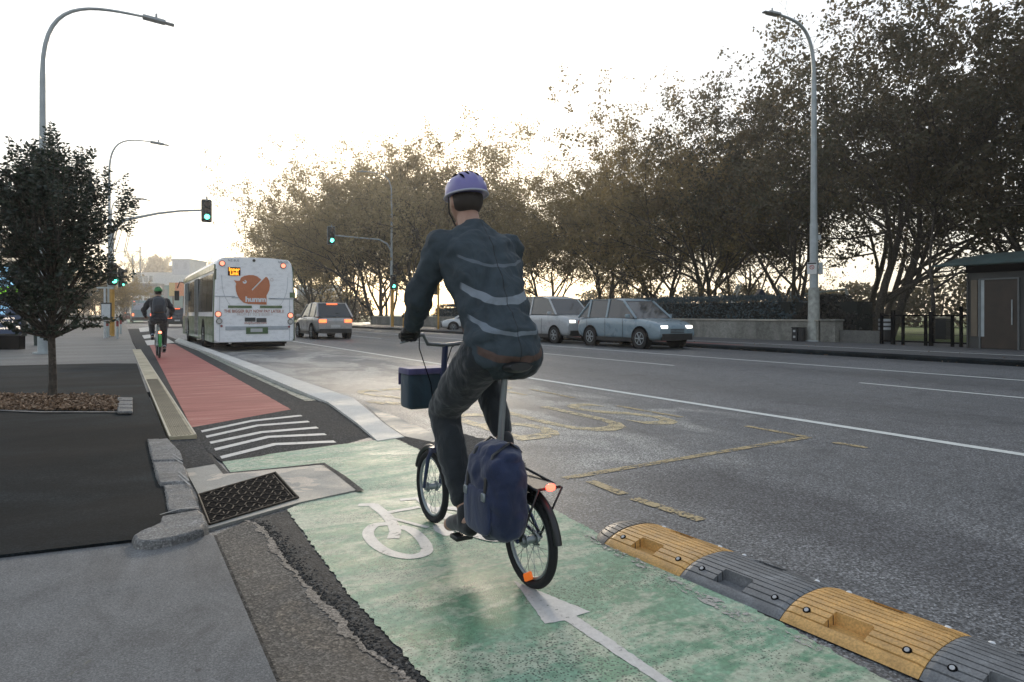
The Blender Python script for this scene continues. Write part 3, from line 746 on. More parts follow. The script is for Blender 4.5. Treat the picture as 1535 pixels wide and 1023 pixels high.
# pit: stone edging and leaf mulch
pitp = [G(*p, .08)[:2] for p in [(-140,603),(0,615),(176,616),(176,597),(60,594),(-140,590)]]
sheet('tree_pit_soil', pitp, .080, M['soil'])
eg = MB()
strip_faces(eg, [G(*p, .09)[:2] for p in [(-140,604),(-40,613),(60,617),(196,617)]], .07, .086); strip_faces(eg, [G(*p, .09)[:2] for p in [(-140,590),(60,594),(196,596)]], .07, .086)
tag(eg.build('tree_pit_edging', M['stone']), kind='structure')
mul = []; rr = random.Random(8); A_, B_ = pitp[1], pitp[3]
mx0, mx1 = min(p[0] for p in pitp), max(p[0] for p in pitp)
tri = [Vector(p) for p in pitp]
def inside(x, y):
    c = False; n = len(tri)
    for i in range(n):
        a, b = tri[i], tri[(i+1)%n]
        if (a.y > y) != (b.y > y) and x < (b.x-a.x)*(y-a.y)/(b.y-a.y)+a.x: c = not c
    return c
ys0, ys1 = min(p.y for p in tri), max(p.y for p in tri)
while len(mul) < 9000:
    x, y = rr.uniform(max(mx0, -3.5), mx1), rr.uniform(ys0, ys1)
    if inside(x, y): mul.append((x, y, .083+rr.random()*.035))
mm = NM('dry_leaf_mulch', (.2,.13,.08), .8); vv = mm.voro(30, out='Color'); sv = mm.n('ShaderNodeSeparateColor'); mm.nt.links.new(vv, sv.inputs[0])
mm.set('Base Color', mm.ramp(sv.outputs[0], [(0, (.06,.035,.02)), (.4, (.17,.10,.055)), (.75, (.28,.18,.11)), (1, (.40,.30,.21))]))
dr = [(rr.gauss(0,1), rr.gauss(0,1), rr.gauss(0,.25)) for _ in mul]
me = leaves_mesh('leaf_mulch', mul, dr, .05, mm.m, 4, .6, 0); o = bpy.data.objects.new('leaf_mulch', me); col.objects.link(o)
tag(o, 'brown dry leaf mulch round the foot of the small evergreen', None, None, 'stuff')
ci = 0
cob = thing('cobble_edging', (*G(186,607,.08)[:2], .08), 0, 'short row of rough bluestone cobbles closing the tree pit', 'cobbles')
for j in range(4):
    py = 597+j*5.6; c_ = MB(); a = Vector(G(176,py,.1)) ; b = Vector(G(199,py+.5,.1)); a2 = Vector(G(176,py+4.8,.1)); b2 = Vector(G(199,py+5,.1)); oo = Vector(G(186,607,.08)); oo.z = .08
    P4 = [a-oo, b-oo, b2-oo, a2-oo]
    c_.prism([(p.x, p.y) for p in P4], 0, .035, 'z'); c_.build('cobble', M['stone'], cob, bevel=.012, seg=2)
# ================================================================== park trees
def make_tree_meshes(seed, H, mat, counts=(5,4,4,4,3), r0=.20, n_leaf=7, lsz=.185, spread=.80, stems=2, jit=.19, lean=(0,0)):
    rnd = random.Random(seed)
    mb, tips = grow_tree(rnd, H*.36, spread, r0, counts, (.95,.70,.62,.60,.60), .22, .22, .30, lean, stems)
    zmax = max(p.z for p, d in tips)
    k = H/zmax
    me_t = mb.build('trunk', M['bark']); 
    for v in me_t.data.vertices: v.co *= k
    tm = me_t.data; bpy.data.objects.remove(me_t)
    P = []; D = []
    for p, d in tips:
        if rnd.random() < .12: continue
        for _ in range(int(n_leaf*rnd.uniform(.5,1.5)*(.62+1.35*(p.z*k/H)**2))):
            P.append(tuple(p*k + Vector((rnd.gauss(0,jit), rnd.gauss(0,jit), rnd.gauss(0,jit*.8))))); D.append((rnd.gauss(0,1), rnd.gauss(0,1), rnd.gauss(0,1)))
    lm_ = leaves_mesh('crown', P, D, lsz, mat, seed, .62, .35)
    xs = np.array(P); print('tree', seed, len(P), len(tips), xs.min(0), xs.max(0))
    return tm, lm_
def tree_kind(args, name='plane_tree', **k): return (name, make_tree_meshes(*args, **k))
def place_tree(kind, loc, rz, sc, label, group='plane trees along the park', cat='tree', mat=None):
    name, (tm, lm_) = kind; s = (sc, sc, sc) if not isinstance(sc, tuple) else sc
    t = thing(name, loc, rz, label, cat, group); t.scale = s
    a = bpy.data.objects.new('trunk', tm); col.objects.link(a); a.parent = t
    if mat:
        key = (lm_.name, mat.name)
        if key not in MC:
            MC[key] = lm_.copy(); MC[key].materials.clear(); MC[key].materials.append(mat)
        lm_ = MC[key]
    b = bpy.data.objects.new('crown', lm_); col.objects.link(b); b.parent = t
    return t
MC = {}
K = [tree_kind((21, 16.5, M['leaf_plane']), lean=(.08,0)), tree_kind((33, 16.5, M['leaf_plane']), stems=3, counts=(4,4,3,3,3), r0=.14), tree_kind((47, 16.5, M['leaf_plane']), lean=(-.15,.1), counts=(6,4,4,3,3), n_leaf=8), tree_kind((88, 16.5, M['leaf_plane']), counts=(4,5,4,3,3), stems=2, lean=(.1,-.12), spread=.9)]
front = [(30.5,-1,1.12,'dark plane tree above the kiosk roof at the right edge of the view'), (31,5.5,1.08,'dense plane tree directly behind the kiosk'), (31.5,12,1.0,'plane tree with low dark crown between the kiosk and the swing frame'), (31,18,1.0,'plane tree rising behind the swing frame and low park fence'),
         (31.5,23.5,.98,'plane tree with dark trunk right behind the tall right hand lamp post'), (31.5,29,.97,'plane tree with a forked trunk just left of the tall right hand lamp post'), (32.5,34.5,.87,'leaning plane tree behind the dark hedge'), (32.5,41,.82,'plane tree behind the far end of the dark hedge'),
         (32,48,.88,'thin crowned plane tree rising just above the pale silver van'), (32,56,.95,'plane tree with open branches right beside the near cyclist'), (33,65,1.08,'plane tree partly hidden by the shoulders of the near cyclist')]
for i, (x, y, s, lb) in enumerate(front):
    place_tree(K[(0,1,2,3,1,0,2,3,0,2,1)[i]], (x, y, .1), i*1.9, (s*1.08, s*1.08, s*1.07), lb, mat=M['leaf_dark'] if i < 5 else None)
back = [(41,4,1.2,'tallest back row tree filling the top right corner'), (42,14,1.15,'back row tree seen through the branches left of the kiosk'), (42,25,1.1,'back row tree behind the swing frame'), (43,37,.95,'back row tree behind the gap in the hedge'), (44,51,.95,'farthest tree of the second row, behind the pale silver van')]
for i, (x, y, s, lb) in enumerate(back):
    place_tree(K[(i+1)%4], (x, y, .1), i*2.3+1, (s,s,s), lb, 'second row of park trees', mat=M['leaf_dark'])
far = [(22,88,1.12,'golden tree at the left end of the far group just right of the bus roof'), (23.5,78,1.24,'tall golden tree behind the right corner of the bus'), (24,69,1.26,'broad golden tree above the silver car'), (25.5,61,1.20,'golden tree behind the far traffic signal post'), (29,68,1.22,'golden tree just left of the near cyclist shoulder'), (29,80,1.28,'back tree filling the middle of the far golden group'), (26,104,1.25,'most distant pale tree peeping out behind the bus roof')]
for i, (x, y, s, lb) in enumerate(far):
    place_tree(K[(i*3+2)%4], (x, y, .1), i*1.3+.5, (s*1.07,s*1.07,s*1.06), lb, 'golden trees beyond the crossing', mat=M['leaf_gold'])
# ================================================================== street lamps and signals
def arc(c, r, a0, a1, n, ux, uz=(0,0,1)):
    return [Vector(c)+Vector(ux)*r*math.cos(a0+(a1-a0)*i/n)+Vector(uz)*r*math.sin(a0+(a1-a0)*i/n) for i in range(n+1)]
def lamp(base, H, reach, side, label, r=.09, bend=1.6, droop=.0, base_z=0, concrete=0):
    t = thing('street_lamp', base, 0, label, 'street lamp', 'curved arm street lamps')
    Hs = H-bend; p = MB(); p.tube([(0,0,0),(0,0,Hs*.45)], [r*1.3, r*1.15], 12); p.tube([(0,0,Hs*.45),(0,0,Hs)], [r, r*.75], 12)
    p.tube([(0,0,0),(0,0,.05)], [r*2.4, r*2.4], 10); p.build('pole', M['pole'], t)
    a = MB(); sx = side
    He = H-droop; c0, c1, c2, c3 = Vector((0,0,Hs)), Vector((0,0,Hs+(He-Hs)*1.0)), Vector((sx*reach*.40,0,He+.02)), Vector((sx*reach,0,He))
    pts = [c0*(1-u)**3+c1*3*u*(1-u)**2+c2*3*u*u*(1-u)+c3*u**3 for u in [k/14 for k in range(1,15)]]
    a.tube([(0,0,Hs-.02)]+pts, [r*.7]+[r*.62-(r*.28)*i/len(pts) for i in range(len(pts))], 8); a.build('arm', M['pole'], t)
    h = MB(); e = Vector((sx*reach,0,H-droop)); h.box(e+Vector((sx*.30,0,-.03)), (.62,.26,.09), ry=sx*.08); h.box(e+Vector((sx*.72,0,-.075)), (.26,.18,.05), ry=sx*.1)
    h.tube([e+Vector((sx*.36,0,.03)), e+Vector((sx*.36,0,.17))], .035, 8)
    h.build('lamp_head', M['metal'], t, bevel=.02, seg=1); return t
la = Vector(AT(64,500,19)); lamp((la.x, la.y, .07), 9.75, 2.5, 1, 'large grey street lamp rising behind the small evergreen tree', .10, 1.75, -.42)
lb = Vector(AT(164,505,34)); lamp((lb.x, lb.y, .07), 9.9, 1.85, 1, 'middle left street lamp standing close behind the traffic signal mast', .075, 1.55, -.25)
lc = Vector(AT(167,490,52)); lamp((lc.x, lc.y, .07), 10.1, 1.8, 1, 'farthest and faintest of the left street lamps', .07, 1.2, -.2)
ld = Vector(AT(170,480,86)); lamp((ld.x, ld.y, .07), 9.3, 2.5, 1, 'tiny hazy street lamp far down the left pavement', .07, 1.2, .0)
lr = Vector(G(1220,512,.13))
t = lamp((lr.x, lr.y, .13), 11.95, 2.1, -1, 'tall grey street lamp with a notice box and pale painted foot', .13, 1.7, -.35)
p = MB(); p.tube([(0,0,0),(0,0,2.1)], [.235,.20], 14); p.build('painted_base', plain('chalky_pole_base', (.34,.35,.32), .8, 0, .4, .35, 5), t)
camv = Vector((-lr.x, -lr.y, 0)).normalized(); ry_ = math.atan2(camv.x, -camv.y)
fr_ = Vector((math.cos(ry_), math.sin(ry_), 0))
s = MB(); q0 = Vector((0,0,2.85))+camv*.20-fr_*.07; s.box(q0, (.34,.02,.46), ry_); s.build('notice', plain('notice_white', (.62,.62,.60), .5, var=0), t)
s = MB(); s.torus(q0+camv*.014+Vector((0,0,.04)), camv, .075, .011, 20, 4); s.tube([q0+camv*.016-fr_*.05+Vector((0,0,.09)), q0+camv*.016+fr_*.05+Vector((0,0,-.01))], .009, 4)
s.build('prohibition_mark', plain('sign_red', (.45,.06,.05), .5, var=0), t)
s = MB(); s.box(q0+camv*.013+Vector((0,0,.19)), (.32,.006,.05), ry_); s.build('notice_header', M['dark'], t)
s = MB(); s.box(Vector((0,0,2.85))+fr_*.24, (.16,.14,.46), ry_); s.build('control_box', M['metal'], t, bevel=.01, seg=1); s = MB(); s.box(Vector((0,0,4.05))+fr_*.2, (.12,.12,.2), ry_); s.build('control_box', M['metal'], t, bevel=.01, seg=1)
s = MB(); s.tube([fr_*.30+Vector((0,0,.1)), fr_*.30+Vector((0,0,.95))], .04, 6); s.build('conduit', M['dark'], t)
lf = Vector(AT(587,490,57)); lamp((lf.x, lf.y, .13), 13.0, 2.2, -1, 'street lamp carrying the far traffic signal in front of the golden trees', .10, 1.7, .0)

M['sig_body'] = plain('signal_housing', (.012,.016,.015), .5); M['sig_rim'] = plain('signal_pale_rim', (.42,.47,.46), .5)
M['lens_green'] = plain('green_lens_lit', (.02,.5,.35), .3, var=0, emit=(.10,1.0,.62), es=5)
M['lens_off'] = plain('unlit_lens', (.035,.014,.012), .3, var=0)
M['sig_yellow'] = plain('signal_yellow_paint', (.50,.27,.045), .5, 0, .5, .15, 6)
def head(parent, c, face, s=1.0):
    """three lens signal head facing direction angle face"""
    c = Vector(c); f = Vector((math.cos(face), math.sin(face), 0)); r = Vector((-f.y, f.x, 0)); rz = face+math.pi/2
    b = MB(); b.box(c, (.36*s,.18*s,1.02*s), rz); h = b.build('signal_head', M['sig_body'], parent, bevel=.05*s, seg=2)
    rm = MB(); P = []
    for sx_, sz_ in ((-1,-1),(1,-1),(1,1),(-1,1)):
        for k in range(4):
            a = {(-1,-1): math.pi, (1,-1): 1.5*math.pi, (1,1): 0, (-1,1): .5*math.pi}[(sx_,sz_)]+k*math.pi/6
            P.append(c - f*.10*s + r*(sx_*.17+.07*math.cos(a))*s + Vector((0,0,(sz_*.51+.07*math.sin(a))*s)))
    rm.add(P, [tuple(range(16))]); rm.add([p-f*.01 for p in P], [tuple(range(16))[::-1]]); rm.build('backing_board', M['sig_body'], h)
    ed_ = MB(); ed_.tube(P+[P[0]], .014*s, 5); ed_.build('board_edge', M['sig_rim'], h)
    for k, z in enumerate((.33, 0, -.33)):
        L = MB(); q = c+f*.09*s+Vector((0,0,z*s)); L.tube([q, q+f*.012], .125*s, 16); L.build('lens', M['lens_green' if k == 2 else 'lens_off'], h)
        v = MB(); N = 14
        for i in range(N):
            a0, a1 = -.25+ (math.pi+.5)*i/N, -.25+(math.pi+.5)*(i+1)/N
            p0 = r*math.cos(a0)*.135*s+Vector((0,0,math.sin(a0)*.135*s)); p1 = r*math.cos(a1)*.135*s+Vector((0,0,math.sin(a1)*.135*s))
            v.add([q+p0, q+p1, q+p1+f*.18*s, q+p0+f*.18*s], [(0,1,2,3)])
        v.build('visor', M['sig_body'], h)
    return h
FB = R(-90)       # facing back towards the camera end of the road
# near mast: pole with the long curved arm over the lane
sb = Vector(AT(168,507,34)); sb.z = .07
t = thing('traffic_signal', sb, 0, 'traffic signal mast with long curved arm reaching over the bus', 'traffic signal')
p = MB(); p.tube([(0,0,0),(0,0,2.4)], .115, 10); p.build('yellow_base', M['sig_yellow'], t)
hd = Vector(AT(310,316,37)) - sb
p = MB(); arm = arc((1.15,0,4.95), 1.15, math.pi, math.pi*.56, 9, (1,0,0)); ex = hd - Vector((.25,0,0))
p.tube([(0,0,2.4),(0,0,4.2)]+arm+[arm[-1].lerp(ex, k/3)+Vector((0,0,.12*math.sin(math.pi*k/3))) for k in (1,2,3)], [.09,.085]+[.075]*10+[.06,.055,.05], 9)
p.build('mast_arm', M['pole'], t)
head(t, hd, FB, 1.08)
p = MB(); p.tube([hd+Vector((0,0,.5)), hd+Vector((0,0,.78))], .05, 8); p.build('finial', M['metal'], t)
head(t, (.05,-.3,3.15), R(-60), 1.0); head(t, (.42,.1,3.0), R(-20), .9)
sf = Vector(AT(587,491,56.4)); sf.z = .13
t = thing('far_traffic_signal', sf, 0, 'far traffic signal with short arm on the lamp post before the golden trees', 'traffic signal')
p = MB(); p.tube([(0,-.2,0),(0,-.2,3.3)], .13, 10); p.build('yellow_base', M['sig_yellow'], t)
hd = Vector(AT(497,353,53.5)) - sf
p = MB(); p.tube([(0,-.15,5.2),(-.05,-.2,6.3),(-.5,-.3,6.95),(-1.2,-.4,7.25)]+[Vector((-1.2,-.4,7.25)).lerp(hd+Vector((.25,0,0)), k/3) for k in (1,2,3)], [.09,.08,.075,.07,.065,.06,.06], 8); p.build('mast_arm', M['pole'], t)
head(t, hd, FB, 1.25); head(t, (0,-.45,3.75), FB, 1.05)
p = MB(); p.tube([hd+Vector((0,0,.6)), hd+Vector((0,0,.85))], .05, 8); p.build('finial', M['metal'], t)
sc_ = Vector(AT(657,497,47)); sc_.z = .13
t = thing('signal_post', sc_, 0, 'slim yellow signal post seen past the arm of the near cyclist', 'signal post')
p = MB(); p.tube([(0,0,0),(0,0,4.1)], .075, 8); p.tube([(0,0,4.1),(0,0,4.35)], [.09,.05], 8); p.build('post', M['sig_yellow'], t)
head(t, (-.02,.3,2.95), R(90), .9)
sd_ = Vector(AT(605,490,52)); sd_.z = .13
t = thing('short_post', sd_, 0, 'short yellow push button post beside the far crossing', 'post'); p = MB(); p.tube([(0,0,0),(0,0,1.1)], .08, 8); p.ellip((0,0,1.1), (.085,.085,.05), 8, 4); p.build('post', M['sig_yellow'], t)
p = MB(); p.box((-.1,-.05,.9), (.12,.14,.22)); p.build('button_box', M['dark'], t)

# ================================================================== left pavement things
b0 = Vector(AT(157,514,31)); b0.z = .07
t = thing('bus_stop_post', b0, 0, 'white bus stop post with a framed timetable panel beside the yellow signal base', 'bus stop post')
p = MB(); p.tube([(0,0,0),(0,0,2.35)], .045, 8); p.build('post', plain('white_post', (.55,.57,.57), .5), t)
fw = R(-YAW)
p = MB(); p.box((.06,-.08,1.25), (.50,.05,.82), fw); p.build('panel_frame', M['dark'], t, bevel=.02)
p = MB(); p.box((.06-.015,-.115,1.26), (.40,.012,.66), fw); p.build('timetable', plain('paper_white', (.55,.58,.58), .5), t)
p = MB(); p.box((0,-.02,2.35), (.72,.05,.07), fw); p.build('sign_bar', M['sig_rim'], t)
bol = None
for i, (px, Z_, lb_) in enumerate([(161,32,'white bollard with a red band left of the timetable post'), (176,31,'white bollard with a red band right of the yellow signal base'), (181,38,'farther white bollard with a red band on the kerb line')]):
    q0 = Vector(AT(px,505,Z_)); q0.z = .07
    if bol is None:
        bol = thing('bollard', q0, 0, lb_, 'bollard', 'red banded bollards by the stop'); p = MB(); p.tube([(0,0,0),(0,0,.95)], .05, 8); p.ellip((0,0,.95), (.05,.05,.04), 8, 4); p.build('post', M['sig_rim'], bol)
        p = MB(); p.tube([(0,0,.55),(0,0,.80)], .053, 8); p.build('band', plain('band_red', (.25,.03,.03), .5), bol)
    else:
        c = copy_tree(bol); c.location = q0; c['label'] = lb_
bb = Vector(G(14,524,.07)); bb.z = .07
t = thing('advertising_panel', (bb.x, bb.y, .07), R(-YAW)*.9, 'tall lit advertising panel with green lime and blue lettering at the left edge', 'advertising panel')
p = MB(); p.box((-.12,0,.22), (1.05,.30,.44)); p.build('plinth', M['black'], t, bevel=.02)
p = MB(); p.box((-.15,0,1.55), (1.25,.20,2.25)); p.build('cabinet', M['dark'], t, bevel=.02)
scr = MB(); scr.box((-.15,-.106,1.56), (1.15,.012,2.12)); sc = scr.build('screen', plain('screen_navy', (.006,.010,.022), .2, var=0, emit=(.012,.022,.045), es=1), t)
lit = lambda n_, c_, e_: plain(n_, c_, .4, var=0, emit=c_, es=e_)
SB, SWh = lit('screen_blue', (.25,.50,.70), .8), lit('screen_white', (.85,.72,.60), .8)
p = MB(); p.add([(-.55,-.114,2.15),(-.12,-.114,2.62),(.10,-.114,2.62),(.26,-.114,1.98),(-.55,-.114,1.98)], [(0,4,3,2,1)]); p.build('blue_shape', SB, sc)
p = MB(); n = 14; P = [(.02+.40*math.cos(-math.pi*k/n), -.116, 1.97+.30*math.sin(-math.pi*k/n)) for k in range(n+1)]; P = [(x-.05, y, z+(.06 if k == 0 else 0)) for k, (x, y, z) in enumerate(P)]
p.add(P, [tuple(range(n+1))[::-1]]); p.build('lime_wedge', lit('lime_green', (.16,.48,.02), .8), sc)
for s_, x, z, sz, m_ in (('h', -.02, 1.52, .17, SB), ('sasloc.', .05, 1.36, .19, SB), ('es', -.12, 1.18, .19, SB), ('s week to', -.0, 1.0, .12, SWh), ('near you', -.02, .89, .12, SWh), ('scrip film', -.05, .68, .085, SWh)):
    text_mesh('lettering', s_, sz, m_, sc, .001, 'CENTER', (x, -.115, z), (R(90),0,0), bold=.003)
p = MB(); p.tube([(.34,-.113,.68),(.34,-.118,.68)], .075, 18); p.build('round_logo', SWh, sc)
for i, (px, py, lb_) in enumerate([(62,518,'dark green litter bin behind the small evergreen trunk')]):
    q0 = Vector(G(px,py,.07)); t = thing('litter_bin', q0, 0, lb_, 'bin')
    p = MB(); p.tube([(0,0,0),(0,0,.75)], [.22,.26], 14); p.build('body', plain('bin_green', (.015,.035,.03), .6), t); p = MB(); p.ellip((0,0,.75), (.28,.28,.16), 14, 6, z0=0.0); p.build('lid', M['dark'], t)
# ================================================================== park edge on the right
WX = G(1240,513,.13)[0]; 
def wall(name, x, ya, yb, h, th, label, cap=True, m=None):
    t = thing(name, (x, (ya+yb)/2, .13), 0, label, 'wall'); L = yb-ya
    p = MB(); p.box((th/2,0,h/2), (th,L,h)); p.build('wall_body', m or M['wall_c'], t)
    if cap: p = MB(); p.box((th/2-.01,0,h+.035), (th+.08,L+.04,.07)); p.build('coping', plain('wall_coping', (.33,.31,.26), .8, 0, .4, .3, 2), t, bevel=.01, seg=1)
    return t
ye = ONX(1243, WX)[1]; yf = ONX(660, WX)[1]
wall('park_wall', WX, ye+.45, yf+18, .78, .3, 'long stained concrete park wall below the dark hedge')
gp = thing('wall_pier', (WX, ye, .13), 0, 'square concrete pier that ends the stained park wall beside the lamp post', 'pier')
p = MB(); p.box((.15,0,.40), (.5,.62,.80)); p.build('shaft', M['wall_c'], gp, bevel=.02); p = MB(); p.box((.15,0,.83), (.58,.70,.08)); p.build('cap', M['wall_c'], gp, bevel=.02)
yg = ONX(1316, WX)[1]
wall('low_wall', WX+.1, yg, ye-.35, .46, .3, 'low dark concrete wall between the pier and the black railings', False, ground('dark_wall', (.06,.062,.058), (.12,.12,.11), 60, .2, (1,1,.4), 1.2))
# hedge on the wall
def hedge(x0, x1, ya, yb, z0, z1, label, seed, n, mat, lump=.25):
    t = thing('hedge', ((x0+x1)/2, (ya+yb)/2, z0), 0, label, 'hedge'); rnd = random.Random(seed)
    w_, L, h = x1-x0, yb-ya, z1-z0
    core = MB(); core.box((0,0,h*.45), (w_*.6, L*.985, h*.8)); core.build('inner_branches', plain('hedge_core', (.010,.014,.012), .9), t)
    P, D = [], []
    for _ in range(n):
        y = rnd.uniform(-L/2, L/2); a = rnd.random(); end = min(1, (L/2-abs(y))/1.2)**.5
        b = .5+.5*math.sin(y*1.7+seed)*math.sin(y*.63)
        hh = h*(1-.05*lump*b)*max(.55, end); 
        if a < .55: q = (-w_/2*(.8+.25*rnd.random()), y, hh*rnd.random())
        elif a < .9: q = (rnd.uniform(-w_/2, w_/2), y, hh*(.93+.09*rnd.random()))
        else: q = (rnd.uniform(-w_/2, w_/2), math.copysign(L/2*(.99+.01*rnd.random()), y) if rnd.random() < .3 else y, hh*rnd.random())
        P.append(q); D.append((rnd.gauss(-.4,1), rnd.gauss(0,1), rnd.gauss(.3,1)))
    me = leaves_mesh('foliage', P, D, .11, mat, seed, .6, .0); o = bpy.data.objects.new('foliage', me); col.objects.link(o); o.parent = t
M['leaf_blue'] = leafmat('blue_green_hedge_leaves', (.040,.070,.085), (.055,.090,.105), .15, .6)
M['leaf_low'] = leafmat('dull_brown_hedge_leaves', (.035,.036,.032), (.055,.052,.042), .15, .6)
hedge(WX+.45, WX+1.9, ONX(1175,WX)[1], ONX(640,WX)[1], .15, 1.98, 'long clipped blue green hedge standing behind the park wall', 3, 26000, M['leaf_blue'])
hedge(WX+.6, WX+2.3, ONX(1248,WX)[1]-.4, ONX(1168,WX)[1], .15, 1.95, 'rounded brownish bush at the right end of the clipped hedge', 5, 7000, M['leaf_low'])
# railings
fy0, fy1 = ONX(1452, WX)[1], ONX(1318, WX)[1]
t = thing('railing', (WX+.15, (fy0+fy1)/2, .13), 0, 'black metal park railing between the low wall and the kiosk', 'railing'); L = fy1-fy0
pp = MB()
for k, f_ in enumerate((0,.10,.19,.42,.48,.74,.86,1.0)):
    x = MB(); hh = [1.22,1.30,1.05,1.15,1.0,1.05,1.2,1.1][k]; x.box((0, -L/2+L*f_, hh/2), (.08,.08 if k % 3 else .12,hh)); x.build('post', M['black'], t)
for z in (.12, 1.02): x = MB(); x.box((0,0,z), (.04,L,.05)); x.build('rail', M['black'], t)
for z in (.38,.62,.82): x = MB(); x.box((0,-.1*L,z), (.015,L*.75,.018)); x.build('wire', M['dark'], t)
q0 = Vector(ONX(1328, WX+2, .1)); t = thing('white_topped_bin', (*q0[:2], .1), 0, 'small bin with pale striped wrap inside the park railing', 'bin')
x = MB(); x.tube([(0,0,0),(0,0,.85)], .26, 12); x.build('body', M['dark'], t)
for z in (.50,.66,.82): x = MB(); x.tube([(0,0,z),(0,0,z+.09)], .27, 12); x.build('white_stripe', plain('stripe_white', (.4,.42,.42), .6), t)
q0 = Vector(ONX(1411, WX+6, .1)); t = thing('park_litter_bin', (*q0[:2], .1), 0, 'square dark park litter bin with a pale lid behind the railing', 'bin')
x = MB(); x.box((0,0,.48), (.5,.6,.85)); x.build('body', M['dark'], t, bevel=.02); x = MB(); x.box((0,0,.95), (.56,.66,.07)); x.build('lid', plain('bin_lid', (.30,.27,.22), .6), t, bevel=.02)
for i, px in enumerate((1193, 1202)):
    q0 = Vector(ONX(px, WX-.28, .13)); t = thing('utility_box', q0, 0, ['black utility cabinet with pale stickers standing against the park wall', 'plain black utility cabinet touching the stickered one'][i], 'utility cabinet', 'cabinets against the park wall')
    x = MB(); x.box((0,0,.26), (.2,.20 if i else .24,.52)); x.build('body', M['dark'], t, bevel=.015)
    x = MB(); x.box((0,0,.53), (.23,.26,.03)); x.build('lid', M['black'], t)
    if not i:
        for z in (.17,.40): x = MB(); x.box((-.102,0,z), (.004,.10,.08)); x.build('sticker', plain('sticker', (.4,.42,.42), .5), t)
# swing frame and slide bits on the lawn
q0 = Vector(AT(1268,499,36)); t = thing('swing_frame', (q0.x, q0.y, .1), R(-YAW), 'tall grey A shaped swing frame on the lawn', 'swing frame')
top = 2.45
x = MB(); x.tube([(0,0,top),(-1.9,.9,top-.25)], .05, 8); x.build('crossbar', M['pole'], t)
for e_ in ((.78,-.3,0), (.15,.5,0), (.32,.2,0)): x = MB(); x.tube([(0,0,top), (e_[0]*.62, e_[1]*.6, top*.45), e_], .055 if e_[0] > .5 else .04, 8); x.build('leg', plain('pale_leg', (.42,.44,.44), .5), t)
x = MB(); x.tube([(0,0,.93),(-1.6,.6,.95)], .02, 6); x.build('chain_bar', M['pole'], t)
x = MB(); x.box((-.1,0,.93), (.16,.08,.1)); x.build('orange_clip', plain('clip_orange', (.6,.16,.06), .5), t)
q0 = Vector(AT(1108,470,40)); t = thing('slide', (q0.x, q0.y, .1), R(-YAW), 'white tubular slide rails rising above the hedge', 'slide')
for k in range(2): x = MB(); x.tube([(-.55+k*.3,k*.4,1.3),(-.3+k*.3,k*.4,2.3),(-.05+k*.3,k*.4,2.9)], .06, 6); x.build('rail', plain('white_tube', (.55,.58,.6), .4), t)
x = MB(); x.tube([(-1.15,0,1.9),(-1.3,0,2.15),(-1.15,0,2.28),(-.95,0,2.15),(-.9,0,1.9)], .06, 6); x.build('handrail', plain('white_tube', (.55,.58,.6), .4), t)
x = MB(); x.prism([(.9,2.1),(1.6,2.1),(1.25,2.6)], -.3, .3, 'y'); x.build('little_roof', plain('slide_blue', (.02,.045,.10), .5), t)
for k in range(2): x = MB(); x.tube([(1.0+.5*k,0,.3),(1.0+.5*k,0,2.15)], .05, 6); x.build('post', M['dark'], t)
q0 = Vector(AT(1180,470,38)); t = thing('climbing_frame', (q0.x, q0.y, .1), R(-YAW), 'pale climbing bars leaning behind the brownish bush', 'climbing frame')
for a_, b_ in (((-.9,0,.8),(-.45,0,2.7)), ((.95,0,.9),(.35,0,2.8)), ((.75,.3,.9),(.2,.3,2.6))): x = MB(); x.tube([a_, b_], .055, 6); x.build('bar', plain('pale_bar', (.35,.37,.38), .5), t)
# kiosk
kx = G(1450,522,.13)[0]; ky1 = ONX(1450, kx)[1]; ky0 = ky1-5.2; W_ = 3.2
t = thing('kiosk', (kx, (ky0+ky1)/2, .13), 0, 'dark grey park kiosk with a curved green roof at the right edge', 'kiosk'); L = ky1-ky0; Hk = 2.35
M['kiosk'] = plain('kiosk_grey', (.035,.036,.034), .6, 0, .5, .25, 2); M['kroof'] = plain('green_copper_roof', (.016,.038,.035), .6, 0, .4, .3, 2)
x = MB(); x.box((W_/2,0,Hk/2), (W_,L,Hk)); x.build('wall', M['kiosk'], t)
x = MB(); x.box((W_/2-.02,0,Hk+.14), (W_+.05,L+.05,.28)); x.build('fascia', M['black'], t)
x = MB(); P = []
n = 14
for i in range(n+1):
    u = -1+2*i/n; P.append((W_/2+u*(W_/2+.45), Hk+.26+.42*(1-abs(u)**2.4)))
P += [(p[0], p[1]-.06) for p in reversed(P)]
loops = []
for yy, s_ in ((-L/2-.8,.35),(-L/2-.4,.8),(-L/2+.2,1),(L/2-.2,1),(L/2+.55,.80),(L/2+.85,.35)):
    loops.append([(p[0], yy, Hk+.26+(p[1]-Hk-.26)*s_) for p in P])
x.ring(loops); x.build('roof', M['kroof'], t)
dy = ONX(1498, kx)[1]-(ky0+ky1)/2
x = MB(); x.box((-.012,dy,1.06), (.03,.98,2.08)); x.build('door', plain('brown_door', (.030,.020,.013), .55, 0, .5, .3, 3), t); dr_ = list(t.children)[-1]
x = MB()
for s_ in (-1,1): x.box((-.03,dy+s_*.515,1.08), (.06,.04,2.16))
x.box((-.03,dy,2.14), (.06,.99,.045)); x.build('door_frame', plain('frame_dull', (.10,.11,.11), .5), t)
x = MB(); x.tube([(-.07,dy-.36,.75),(-.07,dy-.36,1.5)], .02, 8); x.build('handle', M['metal'], dr_)
kc = (ky0+ky1)/2
